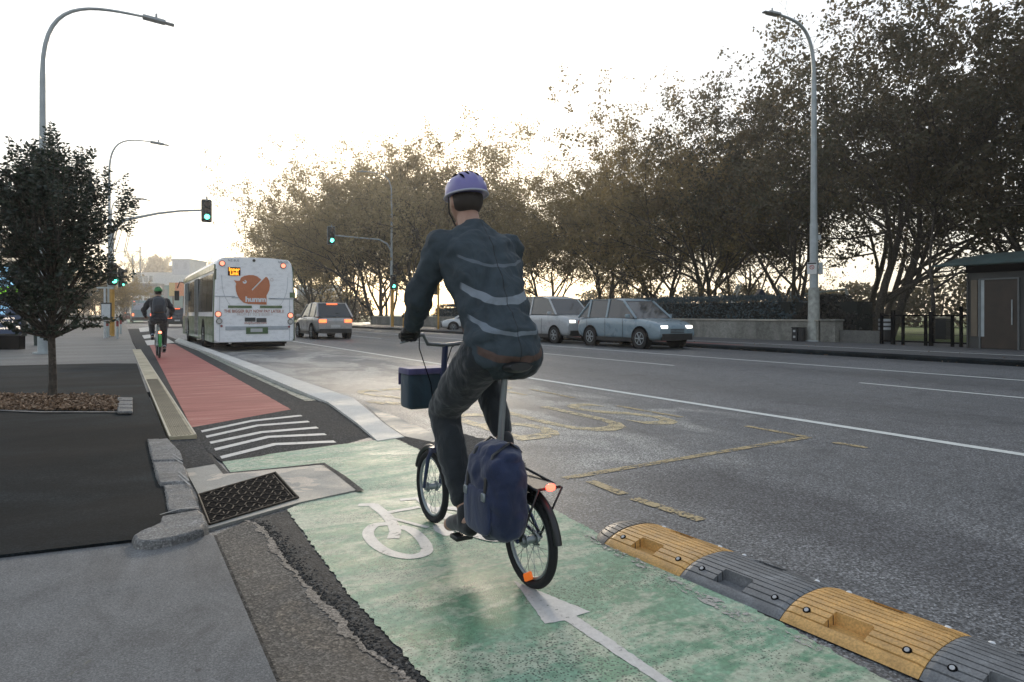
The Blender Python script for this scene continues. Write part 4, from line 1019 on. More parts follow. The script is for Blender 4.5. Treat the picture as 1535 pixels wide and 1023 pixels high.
for pa, pb, m_ in ((1456,1465.5,plain('corner_panel', (.13,.105,.075), .5, .2)), (1467.5,1476,M['pole'])):
    ya_, yb2 = ONX(pa, kx)[1]-kc, ONX(pb, kx)[1]-kc; yy, w_ = (ya_+yb2)/2, abs(ya_-yb2)
    x = MB(); x.box((-.015,yy,1.25), (.03,w_,1.75)); x.build('panel', m_, t)
for yy in (L/2-.02, -1.4): x = MB(); x.box((-.02,yy,Hk/2), (.05,.05,Hk-.02)); x.build('corner_trim', M['kiosk'], t)
# bare young tree by the kiosk
q0 = Vector(ONX(1398, WX+3, .1)); t = thing('young_tree', (*q0[:2], .1), 0, 'thin bare young tree with one drooping limb beside the kiosk', 'tree')
x = MB(); x.tube([(0,0,0),(.05,0,1.5),(0,.1,3),(.1,0,5)], [.09,.07,.05,.02], 8); x.tube([(.05,0,2.0),(.1,-1.0,2.7),(.2,-2.2,2.3),(.3,-3,1.4)], [.05,.04,.03,.01], 6); x.tube([(.02,.1,2.6),(0,.9,3.4),(.1,1.5,4.4)], [.04,.03,.01], 6); x.build('trunk', M['bark'], t)
# dense shrub belt behind the lawn so that the park closes off
for i, (x0_, x1_, a_, b_, h_, lb_) in enumerate([(60,64,-20,30,5.5,'tall dark shrub belt at the back of the lawn behind the swing frame'), (58,62,30,84,4.6,'tall dark shrub belt at the back of the lawn behind the slide'), (30,34,99,150,5,'dark shrub row under the far golden trees')]):
    t = thing('shrub_belt', ((x0_+x1_)/2, (a_+b_)/2, .1), 0, lb_, 'shrubs'); rnd = random.Random(i+70); P, D = [], []
    L = b_-a_; N = 15000
    for _ in range(N):
        y = rnd.uniform(-L/2, L/2); top_ = h_*(.62+.38*abs(math.sin(y*.33+i))*(.6+.4*math.sin(y*.9+1)))
        P.append((rnd.uniform(-2,2), y, top_*rnd.random()**.8)); D.append((rnd.gauss(0,1),)*1+(rnd.gauss(0,1), rnd.gauss(0,1)))
    me = leaves_mesh('foliage', P, D, .42, M['leaf_dark'], i, .7, 0); o = bpy.data.objects.new('foliage', me); col.objects.link(o); o.parent = t
    x = MB()
    for k in range(int(L/2.5)): yy = -L/2+k*2.5+rnd.random(); x.tube([(rnd.uniform(-1,1),yy,0),(rnd.uniform(-1,1),yy+rnd.uniform(-.5,.5),h_*.6)], [.12,.04], 5)
    x.build('stems', M['bark'], t)

# a scatter of fallen leaves along the kerbs and path
rnd = random.Random(99); P, D = [], []
for _ in range(260): P.append((17.55+rnd.gauss(0,.12), rnd.uniform(2,60), .02+rnd.random()*.01)); D.append((rnd.gauss(0,1), rnd.gauss(0,1), .1))
for _ in range(200): P.append((18.3+abs(rnd.gauss(0,3)), rnd.uniform(5,50), .145)); D.append((rnd.gauss(0,1), rnd.gauss(0,1), .1))
me = leaves_mesh('fallen_leaves', P, D, .045, mm.m, 6, .6, 0); o = bpy.data.objects.new('fallen_leaves', me); col.objects.link(o); tag(o, 'scattered small fallen leaves on the paths and kerbs', None, None, 'stuff')
# ================================================================== vehicles
def paint(name, c, rough=.28, metal=.0, coat=.6):
    m = NM(name, c, rough, metal); m.set('Coat Weight', coat); m.set('Coat Roughness', .06)
    d = m.noise(3, 5, m.pos(obj=True)); m.set('Roughness', m.ramp(d, [(.3, rough*.8), (.7, min(1, rough*1.6))]))
    m.set('Base Color', m.mix(c, tuple(x*.72+.01 for x in c), m.ramp(m.noise(6, 5, m.pos((1,1,2), obj=True)), [(.5, 0), (.7, .5)])))
    return m.m
M['glass'] = plain('dark_glass', (.012,.015,.017), .06, 0, .9, 0)
M['tail_lit'] = plain('lit_tail_lamp', (.9,.10,.04), .3, var=0, emit=(1.0,.16,.05), es=2.5)
M['tail_soft'] = plain('glowing_tail_lamp', (.9,.25,.16), .3, var=0, emit=(1.0,.30,.18), es=1.3)
M['head_lit'] = plain('lit_head_lamp', (1,.95,.85), .3, var=0, emit=(1.0,.93,.82), es=2.5)
M['lamp_clear'] = plain('clear_lamp', (.45,.46,.46), .2, .3, .8, 0)
M['lamp_red'] = plain('red_reflector', (.22,.02,.02), .3, var=0)
def wheel(parent, x, y, r, w_=.2, side=1):
    t_ = MB(); t_.torus((x,y,r), (1,0,0), r-.055*r/.33, .055*r/.33, 28, 8)
    t_.tube([(x-w_/2,y,r),(x+w_/2,y,r)], [r*.97]*2, 28); o = t_.build('wheel', M['rubber'], parent)
    m_ = MB(); xo = x+side*w_/2
    m_.torus((xo-side*.01,y,r), (1,0,0), r*.60, r*.05, 24, 6); m_.tube([(xo-side*.02,y,r),(xo+side*.004,y,r)], r*.16, 10)
    for k in range(6):
        a = math.pi/3*k; m_.tube([(xo-side*.006,y,r),(xo-side*.012,y+math.cos(a)*r*.6,r+math.sin(a)*r*.6)], r*.075, 5)
    m_.build('rim', M['metal'], o); m2 = MB(); m2.tube([(xo-side*.05,y,r),(xo-side*.03,y,r)], r*.6, 16); m2.build('brake_disc', M['dark'], o)
    return o
def car(loc, rz, label, body_c, kind='suv', lights='tail', name='car', cat='car', group=None, Hc=None):
    """y forward; body from side profile rows, lofted with tumblehome"""
    t = thing(name, loc, rz, label, cat, group); pm = paint(label[:24].replace(' ', '_'), body_c)
    prof = {   # (y, z_sill, z_belt) lower body ; greenhouse (y, z)
     'suv':   dict(L=4.6, W=1.84, belt=1.05, hood=[(2.3,.42,.70),(2.22,.30,.86),(1.9,.26,.98),(1.15,.25,1.06),(0,.25,1.08),(-1.2,.25,1.09),(-2.1,.27,1.08),(-2.26,.34,1.0),(-2.3,.45,.85)], g=[(1.15,1.05),(.35,1.66),(-.2,1.73),(-1.6,1.70),(-2.22,1.06)], wy=(1.42,-1.38), r=.355),
     'hatch': dict(L=4.1, W=1.72, belt=.92, hood=[(2.02,.40,.60),(1.95,.28,.74),(1.6,.24,.84),(1.05,.23,.92),(0,.22,.95),(-1.2,.23,.97),(-1.85,.25,.96),(-2.0,.32,.90),(-2.05,.42,.75)], g=[(1.05,.91),(.3,1.40),(-.2,1.47),(-1.2,1.45),(-1.95,.95)], wy=(1.25,-1.25), r=.31),
     'van':   dict(L=4.9, W=1.9, belt=1.15, hood=[(2.45,.40,.80),(2.38,.28,1.0),(2.1,.26,1.12),(1.6,.25,1.18),(0,.25,1.18),(-1.2,.25,1.18),(-2.3,.27,1.18),(-2.42,.34,1.1),(-2.45,.45,.9)], g=[(1.65,1.17),(.95,1.82),(.3,1.93),(-1.9,1.92),(-2.38,1.2)], wy=(1.6,-1.5), r=.34)}[kind]
    hw = prof['W']/2; b = MB(); loops = []
    for (y, z0, z1) in prof['hood']:
        e = 1-.13*abs(y/(prof['L']/2))**5
        h_ = z1-z0
        half = [(hw*.80,z0),(hw*.97,z0+h_*.10),(hw*1.0,z0+h_*.45),(hw*.985,z0+h_*.78),(hw*.93,z0+h_*.97),(hw*.82,z1+.005)]
        loops.append([(x*e,y,z) for x,z in half] + [(-x*e,y,z) for x,z in reversed(half)])
    b.ring(loops); bo = b.build('body', pm, t); ss_ = bo.modifiers.new('s', 'SUBSURF'); ss_.levels = ss_.render_levels = 2
    # greenhouse: glass volume with painted roof and pillars
    gpts = prof['g']; gb = MB(); zr = max(z for y,z in gpts)
    def hwz(z): return hw*(.90-.17*(z-prof['belt'])/(zr-prof['belt']))
    n = len(gpts); Lf = [(hwz(z),y,z) for y,z in gpts]; Rt = [(-hwz(z),y,z) for y,z in gpts]
    gb.add(Lf+Rt, [tuple(range(n)), tuple(range(n,2*n))[::-1]] + [(i,n+i,n+i+1,i+1) for i in range(n-1)]); gb.build('windows', M['glass'], t)
    rb = MB(); ro = [(y,z+.012) for y,z in gpts[1:-1]]; k = len(ro)
    P = [(hwz(z)*1.01,y,z) for y,z in ro]+[(-hwz(z)*1.01,y,z) for y,z in ro]+[(hwz(z)*.8,y,z+.035) for y,z in ro]+[(-hwz(z)*.8,y,z+.035) for y,z in ro]
    rb.add(P, [(i,i+1,2*k+i+1,2*k+i) for i in range(k-1)]+[(k+i,3*k+i,3*k+i+1,k+i+1) for i in range(k-1)]+[(2*k+i,2*k+i+1,3*k+i+1,3*k+i) for i in range(k-1)]+[(0,2*k,3*k,k),(k-1,2*k-1,4*k-1,3*k-1)], smooth=True)
    for s_ in (1,-1):
        for i in (0, n-2): rb.tube([(s_*hwz(gpts[i][1])*1.005,*gpts[i]), (s_*hwz(gpts[i+1][1])*1.005,*gpts[i+1])], .045, 6)
        mid = ((gpts[1][0]+gpts[-2][0])/2)
        for yy in (mid+.15, mid-.95 if kind != 'hatch' else mid-.7): rb.box((s_*(hwz(prof['belt'])+hwz(zr))/2, yy, (prof['belt']+zr)/2+.02), (.05,.09,zr-prof['belt']+.02), ry=-s_*.22)
    rb.build('roof', pm, t)
    dl = MB()
    for s_ in (1,-1):
        for yy in (mid+.15, mid-.95, mid+1.15): dl.box((s_*hw*.995,yy,.68), (.006,.012,.72))
        dl.box((s_*hw*.99,0,.30), (.02,prof['L']*.62,.14))
    dl.box((0,-prof['L']/2+.02,.40), (prof['W']*.82,.08,.20)); dl.box((0,prof['L']/2-.02,.42), (prof['W']*.75,.08,.22))
    dl.build('trim', M['dark'], t)
    for y in prof['wy']:
        for s_ in (1,-1):
            a_ = MB(); a_.torus((s_*(hw*.985),y,prof['r']+.01), (1,0,0), prof['r']+.035, .035, 24, 6); a_.tube([(s_*(hw-.25),y,prof['r']),(s_*(hw*.99),y,prof['r'])], prof['r']+.03, 24); a_.build('wheel_arch', M['black'], t)
            wheel(t, s_*(hw-.10), y, prof['r'], .21, s_)
    Lh = prof['L']/2; zb = prof['hood'][-2][2]
    tm_ = M['tail_lit'] if lights == 'tail' else M['lamp_red']; hm_ = M['head_lit'] if lights == 'head' else M['lamp_clear']
    for s_ in (1,-1):
        x = MB(); x.box((s_*hw*.66,-Lh-.005,zb-.13), (.34,.08,.15)); x.build('tail_lamp', tm_, t, bevel=.02)
        x = MB(); x.box((s_*hw*.62,Lh-.05,prof['hood'][1][2]-.10), (.26,.14,.10)); x.build('headlight', hm_, t, bevel=.02)
        x = MB(); x.box((s_*(hw+.08),gpts[0][0]-.25,prof['belt']+.08), (.18,.10,.13)); x.build('mirror', pm, t, bevel=.03)
    x = MB()
    for k in range(4): x.box((0,Lh-.015,.52+k*.05), (.62,.06,.022))
    x.build('grille', M['dark'], t)
    x = MB(); x.box((0,-Lh-.01,.62), (.44,.04,.13)); x.build('number_plate', plain('plate_white', (.6,.6,.58), .5, var=0), t)
    x = MB(); x.box((0,gpts[-2][0]-.06,gpts[-2][1]-.02), (.5,.06,.04)); x.build('high_brake_lamp', tm_, t)
    x = MB(); x.tube([(-.3,-Lh+.30,(gpts[-1][1]+.12)),(.25,-Lh+.22,gpts[-1][1]+.2)], .012, 5); x.build('rear_wiper', M['dark'], t)
    return t
def on_road(px, py, yaw=0):
    p_ = G(px, py); return (p_[0], p_[1], 0)
c0 = Vector(AT(508,510,32)); car((8.9, c0.y+2.0, 0), 0, 'silver grey estate car with glowing tail lamps driving away past the bus', (.42,.41,.39), 'suv', 'tail')
yv = ONX(826,16.4)[1]; car((16.4, yv, 0), math.pi, 'pale silver van with lit headlights seen just right of the near cyclist', (.38,.40,.41), 'van', 'head', 'van', 'van')
yv = ONX(948,16.4)[1]; car((16.4, yv, 0), math.pi, 'pale blue car with lit headlights in front of the park wall', (.20,.27,.31), 'suv', 'head')
q0 = Vector(AT(690,497,46)); car((q0.x+.8, q0.y, 0), R(68), 'white hatchback turning out beside the slim yellow signal post', (.60,.62,.62), 'hatch', 'none')
# far traffic down the street
q0 = Vector(AT(263,487,62)); car((q0.x, q0.y, 0), 0, 'dark car with red tail lamps waiting just left of the bus front', (.05,.055,.06), 'suv', 'tail')
q0 = Vector(AT(195,478,120)); car((q0.x, q0.y, 0), R(70), 'dark red car crossing far down the street', (.16,.02,.03), 'hatch', 'tail')
q0 = Vector(AT(187,474,150)); car((q0.x, q0.y, 0), R(10), 'pale car with tail lamps beyond the dark red car', (.5,.5,.5), 'hatch', 'tail')
q0 = Vector(AT(245,478,95)); car((q0.x, q0.y, 0), 0, 'grey car half hidden beside the shoulder of the helmeted rider', (.3,.31,.32), 'suv', 'tail')

# ---------------- the bus
BL = Vector((2.66, 23.2, 0)); BW, BLn, BH = 2.5, 11.8, 3.02
bt = thing('bus', (BL.x+BW/2, BL.y+BLn/2, 0), 0, 'white and green city bus with an orange bird advert on its back', 'bus')
M['bus_w'] = paint('bus_white', (.88,.89,.90), .4); M['bus_g'] = paint('bus_green', (.045,.11,.035), .3); M['bus_s'] = paint('bus_side_olive', (.045,.125,.030), .3)
def bus_sec(y, k=1.0, z0=.27, rr=.28):
    P = []
    hb, ht = BW/2*k, BW/2*.955*k
    P.append((hb*.97, z0)); P.append((hb, z0+.10)); P.append((hb, 1.15)); P.append((ht+.02, BH-rr-.15))
    for i in range(6):
        a = math.pi/2*i/5; P.append((ht-rr*.75+rr*.75*math.cos(a), BH-rr+rr*math.sin(a)))
    P.append((ht*.4, BH+.035))
    return [(x,y,z) for x,z in P]+[(-x,y,z) for x,z in reversed(P)]
b = MB(); yb, yf_ = -BLn/2, BLn/2
b.ring([bus_sec(yb,.955,.30), bus_sec(yb+.035,.985,.28), bus_sec(yb+.12,1,.27), bus_sec(yf_-.2,1,.27), bus_sec(yf_-.05,.985,.28), bus_sec(yf_,.94,.32)])
body = b.build('body', M['bus_w'], bt)
x = MB()                                           # green skirt and cove panels down the left side
for s_ in (-1,1):
    x.box((s_*(BW/2+.004),.1,.70), (.018,BLn-.35,.84)); 
x.build('side_panels', M['bus_s'], bt)
x = MB()
for s_ in (-1,1):
    x.box((s_*(BW/2*.975),.1,2.72), (.03,BLn-.35,.20), ry=s_*-.05); x.box((s_*(BW/2-.005),yb+.16,1.55), (.03,.10,2.5), ry=-s_*.018)
x.build('green_trim', M['bus_g'], bt)
x = MB(); x.box((-(BW/2*.87),.1,BH-.16), (.05,BLn-.4,.14), ry=.7); x.build('cove_panel', plain('cream_cove', (.42,.42,.28), .5), bt)
n_ = 0
for s_ in (-1,1):
    yy = yb+.45
    for k, w_ in enumerate((1.55,1.55,1.25,1.25,1.55,1.55,1.2)):
        if s_ < 0 and k in (3,6): 
            d = MB(); d.box((s_*(BW/2+.004),yy+w_/2,1.45), (.03,w_-.08,2.2), ry=-s_*.01); do = d.build('door', M['glass'], bt)
            d = MB(); 
            for e_ in (-.5,0,.5): d.box((s_*(BW/2+.02),yy+w_/2+e_*(w_-.1),1.45), (.02,.05,2.2))
            d.build('door_frame', M['metal'], do)
        else:
            d = MB(); d.box((s_*(BW/2-.014),yy+w_/2,1.9), (.03,w_-.07,1.25), ry=-s_*.033); d.build('window', M['glass'], bt)
        yy += w_
for y_ in (yb+3.1, yf_-2.7):
    for s_ in (-1,1):
        d = MB(); d.tube([(s_*(BW/2-.3),y_,.48),(s_*(BW/2+.016),y_,.48)], .56, 24); d.build('wheel_arch', M['black'], bt); wheel(bt, s_*(BW/2-.15), y_, .48, .30, s_)
x = MB(); x.box((0,0,.30), (BW*.86,BLn*.93,.22)); x.box((.15,yb+.9,.24), (1.7,1.2,.26)); x.build('underbody', M['black'], bt)
x = MB(); x.tube([(-.78,yb+.35,.30),(-.78,yb+.02,.28)], .055, 10); x.build('exhaust', M['chrome'], bt)
# back face details (pixel survey of the rear converted to metres on the bus)
yR = yb-.012
def bx_(px, z): return ((px-318)/(446-318)-.5)*BW*1.0
def rz_(py, px): # height on rear at pixel
    top, bot = 385.0, 519.5-(px-320)*.065; return .30+(bot-py)/(bot-top)*(BH-.30)
def RB(px, py): return (bx_(px,0), rz_(py, px))
def disc(name, px, py, r, m_, parent=bt, dy=0, seg=18, th=.03):
    X_, Z_ = RB(px, py); d = MB(); d.tube([(X_,yR+.02-dy,Z_),(X_,yR-th-dy,Z_)], r, seg); return d.build(name, m_, parent)
for px, py, r, m_ in ((330,394.5,.085,'tail_soft'),(427,394.5,.085,'tail_soft'),(324,475,.09,'tail_soft'),(439,472,.09,'tail_soft')):
    rim_ = disc('tail_lamp_bezel', px, py, r*1.15, plain('lamp_bezel', (.25,.12,.10), .4), th=.02); disc('tail_lamp', px, py, r*.82, M[m_], rim_, 0, 18, .035)
for px, py in ((325.5,486),(439,482)):
    rim_ = disc('reverse_lamp_bezel', px, py, .095, plain('grey_bezel', (.12,.12,.12), .4), th=.02); disc('reverse_lamp', px, py, .07, M['lamp_clear'], rim_, 0, 18, .035)
for px, py in ((329,493.5),(436.5,490)): disc('red_reflector', px, py, .035, M['lamp_red'])
disc('rear_camera', 379.5, 388, .045, M['dark'])
def rect(name, x0, y0, x1, y1, m_, d=.012, parent=bt, dy=0):
    a_, b__ = RB(x0,y0), RB(x1,y1); e = MB(); e.box(((a_[0]+b__[0])/2, yR-d/2-dy+.006, (a_[1]+b__[1])/2), (abs(b__[0]-a_[0]), d+.012, abs(a_[1]-b__[1]))); return e.build(name, m_, parent)
led = rect('route_display', 339, 400, 358, 413, M['black'])
LEDm = plain('amber_led', (1,.35,.02), .5, var=0, emit=(1,.33,.02), es=1.6)
for s_, py in (('Inner', 403.5), ('Link', 409.7)):
    X_, Z_ = RB(348.5, py); text_mesh('led_lettering', s_, .155, LEDm, led, .001, 'CENTER', (X_, yR-.016, Z_), (R(90),0,0), (1.0,1.05,1), 1.0, .006)
for px0, px1, py in ((339,376,462),(389,425,460)): rect('vent_slot', px0, py-1.3, px1, py+1.3, M['bus_g'])
rect('green_corner_patch', 438, 436, 447, 444, M['bus_g'])
seam = plain('panel_gap', (.38,.41,.44), .7)
for a_ in ((318.6,446.3,350,446.6),(403,446.3,445,446.6),(326,446.5,326.5,518),(437.5,446.5,438,511),(335,494,436,494.3),(345,447.5,356,448.3),(406,446.8,414,447.4)): rect('panel_seam', *a_, seam, .004)
cr_ = MB()                                         # pressed arcs of the upper panel
for s_ in (-1,1):
    P = []
    for k in range(12):
        u = k/11; P.append((s_*(1.03-.02*u-.28*u**3), yR+.006, 2.45-1.02*u))
    cr_ = MB(); cr_.tube(P, .006, 4); cr_.build('pressed_line', seam, bt)
# bird emblem
ORG = plain('advert_orange', (.52,.17,.07), .5, 0, .5, .04)
def ppts(L_): return [(RB(*p)[0], RB(*p)[1]) for p in L_]
zx = lambda x_, y_: (300+x_/5.68, 360+y_/5.68)
bird = [zx(*p) for p in [(272,342),(300,347),(325,345),(335,318),(365,300),(405,291),(445,291),(480,300),(510,322),(516,330),(430,420),(437,430),(560,300),(575,308),(590,335),(597,375),(590,420),(575,450),(566,466),(566,550),(400,550),(360,540),(325,512),(303,475),(292,440),(288,400),(293,370)]]
e = MB(); e.prism(ppts(bird), yR-.010, yR+.004, 'y'); em = e.build('bird_emblem', ORG, bt)
bmx = bmesh.new(); bmx.from_mesh(em.data); bmesh.ops.triangulate(bmx, faces=bmx.faces[:]); bmesh.ops.recalc_face_normals(bmx, faces=bmx.faces[:]); bmx.to_mesh(em.data); bmx.free()
WHT = plain('advert_white', (.70,.72,.74), .4, var=0)
X_, Z_ = RB(*zx(368,354)); e = MB(); e.tube([(X_,yR-.012,Z_),(X_,yR-.014,Z_)], .062, 16); e.build('emblem_eye', WHT, em); e = MB(); e.add([(X_,yR-.0155,Z_),(X_-.01,yR-.0155,Z_+.066),(X_-.075,yR-.0155,Z_+.03)], [(0,1,2)]); e.add([(X_-.012,yR-.0155,Z_+.0),(X_-.012,yR-.0155,Z_+.03),(X_+.02,yR-.0155,Z_+.022),(X_+.02,yR-.0155,Z_)], [(0,1,2,3)]); e.build('emblem_eye_notch', ORG, em)
X_, Z_ = RB(*zx(468,508)); text_mesh('advert_name', 'humm', .235, WHT, em, .002, 'CENTER', (X_, yR-.013, Z_+.0), (R(90),0,0), (1.12,1,1), .96, .010)
X_, Z_ = RB(*zx(615,325)); e = MB(); e.torus((X_,yR-.004,Z_), (0,1,0), .045, .006, 16, 4); e.build('registered_mark', plain('faint_orange', (.55,.42,.38), .5), bt)
RED_ = plain('advert_red', (.40,.12,.07), .5, var=0); FNT = plain('advert_faint', (.58,.50,.47), .5, var=0); BLK = plain('advert_black', (.03,.035,.04), .5, var=0)
def line_t(s, px, py, size, m_, sx=1, bold=0): X_, Z_ = RB(px, py); return text_mesh('advert_lettering', s, size, m_, bt, .001, 'CENTER', (X_, yR-.004, Z_), (R(90),0,0), (sx,1,1), 1.0, bold)
line_t('THE BIGGER BUY NOW PAY LATER //', 380.5, 468.2, .140, RED_, .80, .0015); line_t('FROM $1 TO $10,000 //', 381, 473.2, .13, FNT, .85)
line_t('shophumm.com', 382, 486.3, .12, RED_, .9)
for a_, b__, s_ in ((365,382,'Oxipay'),(383.5,399.5,'humm')):
    rect('app_badge', a_, 478.7, b__, 484.2, BLK, .006)
pl = rect('plate_recess', 367, 494, 402, 502.5, M['bus_g']); rect('number_plate', 374, 495.5, 393, 500, plain('plate_grey', (.45,.47,.47), .5, var=0), .018, pl)
for s_, px, py in (('NZ BUS', 347.5, 389.3), ('NB6107', 427, 389)): X_, Z_ = RB(px, py); text_mesh('fleet_lettering', s_, .10, plain('fleet_grey', (.25,.28,.31), .5, var=0), bt, .001, 'CENTER', (X_, yR-.002, Z_), (R(90),0,0))
for s_ in (-1,1):
    x = MB(); x.tube([(s_*BW/2*.9,yf_-.1,BH-.35),(s_*(BW/2+.12),yf_+.25,BH-.3),(s_*(BW/2+.22),yf_+.3,BH-.6)], .025, 6); x.box((s_*(BW/2+.24),yf_+.28,BH-.95), (.20,.12,.46)); x.build('mirror', M['dark'], bt, bevel=.01, seg=1)
x = MB(); x.box((-BW/2*.965,yb+.10,2.48), (.07,.16,.34)); x.build('side_marker_box', plain('olive_box', (.10,.11,.07), .5), bt)
# the green reflections seen in the side glass are lit signals elsewhere; the second, blue bus far ahead
q0 = Vector(AT(213,483,88)); t = thing('far_bus', (q0.x, q0.y, 0), 0, 'pale blue bus seen from behind between the overpass and the helmeted rider', 'bus')
x = MB(); x.box((0,5.5,1.65), (2.5,11,2.7)); x.build('body', paint('far_bus_blue', (.25,.40,.46)), t, bevel=.15)
x = MB(); x.box((0,-.03,2.2), (2.1,.08,.9)); x.build('rear_window', plain('pale_glass', (.5,.55,.65), .15, 0, .8, 0), t, bevel=.02)
for s_ in (-1,1):
    x = MB(); x.box((s_*1.05,-.04,1.1), (.2,.08,.3)); x.build('tail_lamp', M['tail_lit'], t)
    x = MB(); x.box((s_*.9,-.04,2.85), (.2,.08,.14)); x.build('marker_lamp', M['tail_soft'], t)
    for y_ in (2,9): wheel(t, s_*1.1, y_, .45, .28, s_)
x = MB(); x.box((0,-.03,.6), (2.3,.1,.35)); x.build('bumper', M['dark'], t)
# ================================================================== people and bicycles
def cloth(name, c, rough=.85, fold=.5, extra=None):
    m = NM(name, c, rough, 0, .3); f = m.noise(9, 6, m.pos((1,1,.55), obj=True), 1.2); g2 = m.noise(300, 2, m.pos(obj=True))
    m.set('Base Color', m.mix(m.ramp(f, [(.3, tuple(x*.75 for x in c)), (.7, tuple(x*1.25 for x in c))]), m.ramp(g2, [(.3, .85), (.7, 1.15)]), 1, 'MULTIPLY'))
    m.set('Sheen Weight', .25); m.bump(f, fold, .03); return m.m
SKIN = NM('skin', (.42,.25,.18), .5); SKIN.set('Subsurface Weight', .08); SKIN.set('Base Color', SKIN.ramp(SKIN.noise(14, 4, SKIN.pos(obj=True)), [(.3, (.36,.20,.14)), (.7, (.46,.29,.21))])); SKIN = SKIN.m
HAIR = plain('dark_hair', (.025,.017,.012), .6)
WR_T = bpy.data.textures.new('cloth_folds', 'CLOUDS'); WR_T.noise_scale = .085; WR_T.noise_depth = 2
WR_T2 = bpy.data.textures.new('cloth_creases', 'MUSGRAVE'); WR_T2.musgrave_type = 'RIDGED_MULTIFRACTAL'; WR_T2.noise_scale = .12
def blob(name, mb, mat, parent, vox=.008, smooth=6, fac=.5, folds=0):
    """one continuous surface over overlapping volumes"""
    me = bpy.data.meshes.new(name); me.from_pydata(mb.v, [], mb.f)
    bm = bmesh.new(); bm.from_mesh(me); bmesh.ops.remove_doubles(bm, verts=bm.verts, dist=1e-6); bmesh.ops.recalc_face_normals(bm, faces=bm.faces[:]); bm.to_mesh(me); bm.free()
    o = bpy.data.objects.new(name, me); col.objects.link(o)
    r = o.modifiers.new('r', 'REMESH'); r.mode = 'VOXEL'; r.voxel_size = vox; r.use_smooth_shade = True
    s = o.modifiers.new('s', 'SMOOTH'); s.factor = fac; s.iterations = smooth
    if folds:
        d_ = o.modifiers.new('d', 'DISPLACE'); d_.texture = WR_T; d_.strength = folds; d_.mid_level = .36; d_.texture_coords = 'LOCAL'
        d_ = o.modifiers.new('d2', 'DISPLACE'); d_.texture = WR_T2; d_.strength = folds*.22; d_.mid_level = .4; d_.texture_coords = 'LOCAL'
        s2 = o.modifiers.new('s2', 'SMOOTH'); s2.factor = .5; s2.iterations = 3
    bpy.context.view_layer.update()
    nm = bpy.data.meshes.new_from_object(o.evaluated_get(bpy.context.evaluated_depsgraph_get()))
    bpy.data.objects.remove(o); bpy.data.meshes.remove(me); nm.name = name; nm.materials.clear()
    mats = mat if isinstance(mat, (list, tuple)) else [mat]
    for m in mats: nm.materials.append(m)
    for p_ in nm.polygons: p_.use_smooth = True
    q = bpy.data.objects.new(name, nm); col.objects.link(q); q.parent = parent; return q
def limb(mb, pts, rs, n=14):
    P = [Vector(p) for p in pts]
    for i in range(len(P)-1):
        k = 5; mb.tube([P[i].lerp(P[i+1], j/k) for j in range(k+1)], [rs[i]+(rs[i+1]-rs[i])*j/k for j in range(k+1)], n)
    for p, r in zip(P, rs): mb.ellip(p, (r*.99,r*.99,r*.99), 12, 8)
def torso(mb, pel, chest, neck, s, grow=0):
    pel, chest, neck = Vector(pel), Vector(chest), Vector(neck)
    secs = [(pel+Vector((0,0,-.07))*s, .145, .115), (pel+Vector((0,0,.02)), .165, .13), (pel.lerp(chest,.3), .150, .115), (pel.lerp(chest,.6), .160, .118), (chest, .185, .125), (chest.lerp(neck,.45), .190, .115), (chest.lerp(neck,.75), .14, .085), (neck, .07, .065)]
    L = []
    ax = (neck-pel).normalized(); f = Vector((1,0,0)).cross(ax).normalized()*-1
    for c, a, b in secs:
        a, b = (a*s+grow), (b*s+grow); L.append([c+Vector((1,0,0))*a*math.cos(t)*(1) + f*b*math.sin(t) for t in [2*math.pi*k/20 for k in range(20)]])
    mb.ring(L)
def hand(mb, wrist, grip, side, grow=0, s=1.0):
    """palm resting on the grip, four unequal fingers curled over the bar, thumb under; bar runs along x"""
    w_, g_ = Vector(wrist), Vector(grip); d = (g_-w_).normalized(); up = Vector((1,0,0)).cross(d).normalized()
    if up.z < 0: up = -up
    k0 = g_+Vector((0,-.018,.022))*s
    for i in range(4):
        x = Vector((1,0,0))*(-.033+.022*i)*s
        mb.tube([w_+x*.55, w_.lerp(k0,.5)+x*.85+up*.004, k0+x], [.015*s+grow, .017*s+grow, .0115*s+grow], 8)
        L = [.92,1.06,1.0,.78][i if side > 0 else 3-i]; r = (.0092+grow)
        P = [k0+x, k0+x+Vector((0,.026*L,.001))*s, g_+x+Vector((0,.026,-.004*L))*s, g_+x+Vector((0,.012*L,-.024))*s, g_+x+Vector((0,-.006,-.026*L))*s]
        mb.tube(P, [r*1.1, r*1.05, r, r*.92, r*.8], 8)
        for p in P[1:-1]: mb.ellip(p, (r*1.05,)*3, 8, 5)
        mb.ellip(P[-1], (r*.85,)*3, 8, 5)
    t0 = w_.lerp(k0,.35)+Vector((-side*.026,0,-.004))*s
    mb.tube([t0, t0+Vector((-side*.018,.022,-.014))*s, g_+Vector((-side*.036,.004,-.022))*s, g_+Vector((-side*.030,.024,-.024))*s], [.014*s+grow,.0125*s+grow,.0105*s+grow,.0085*s+grow], 8)
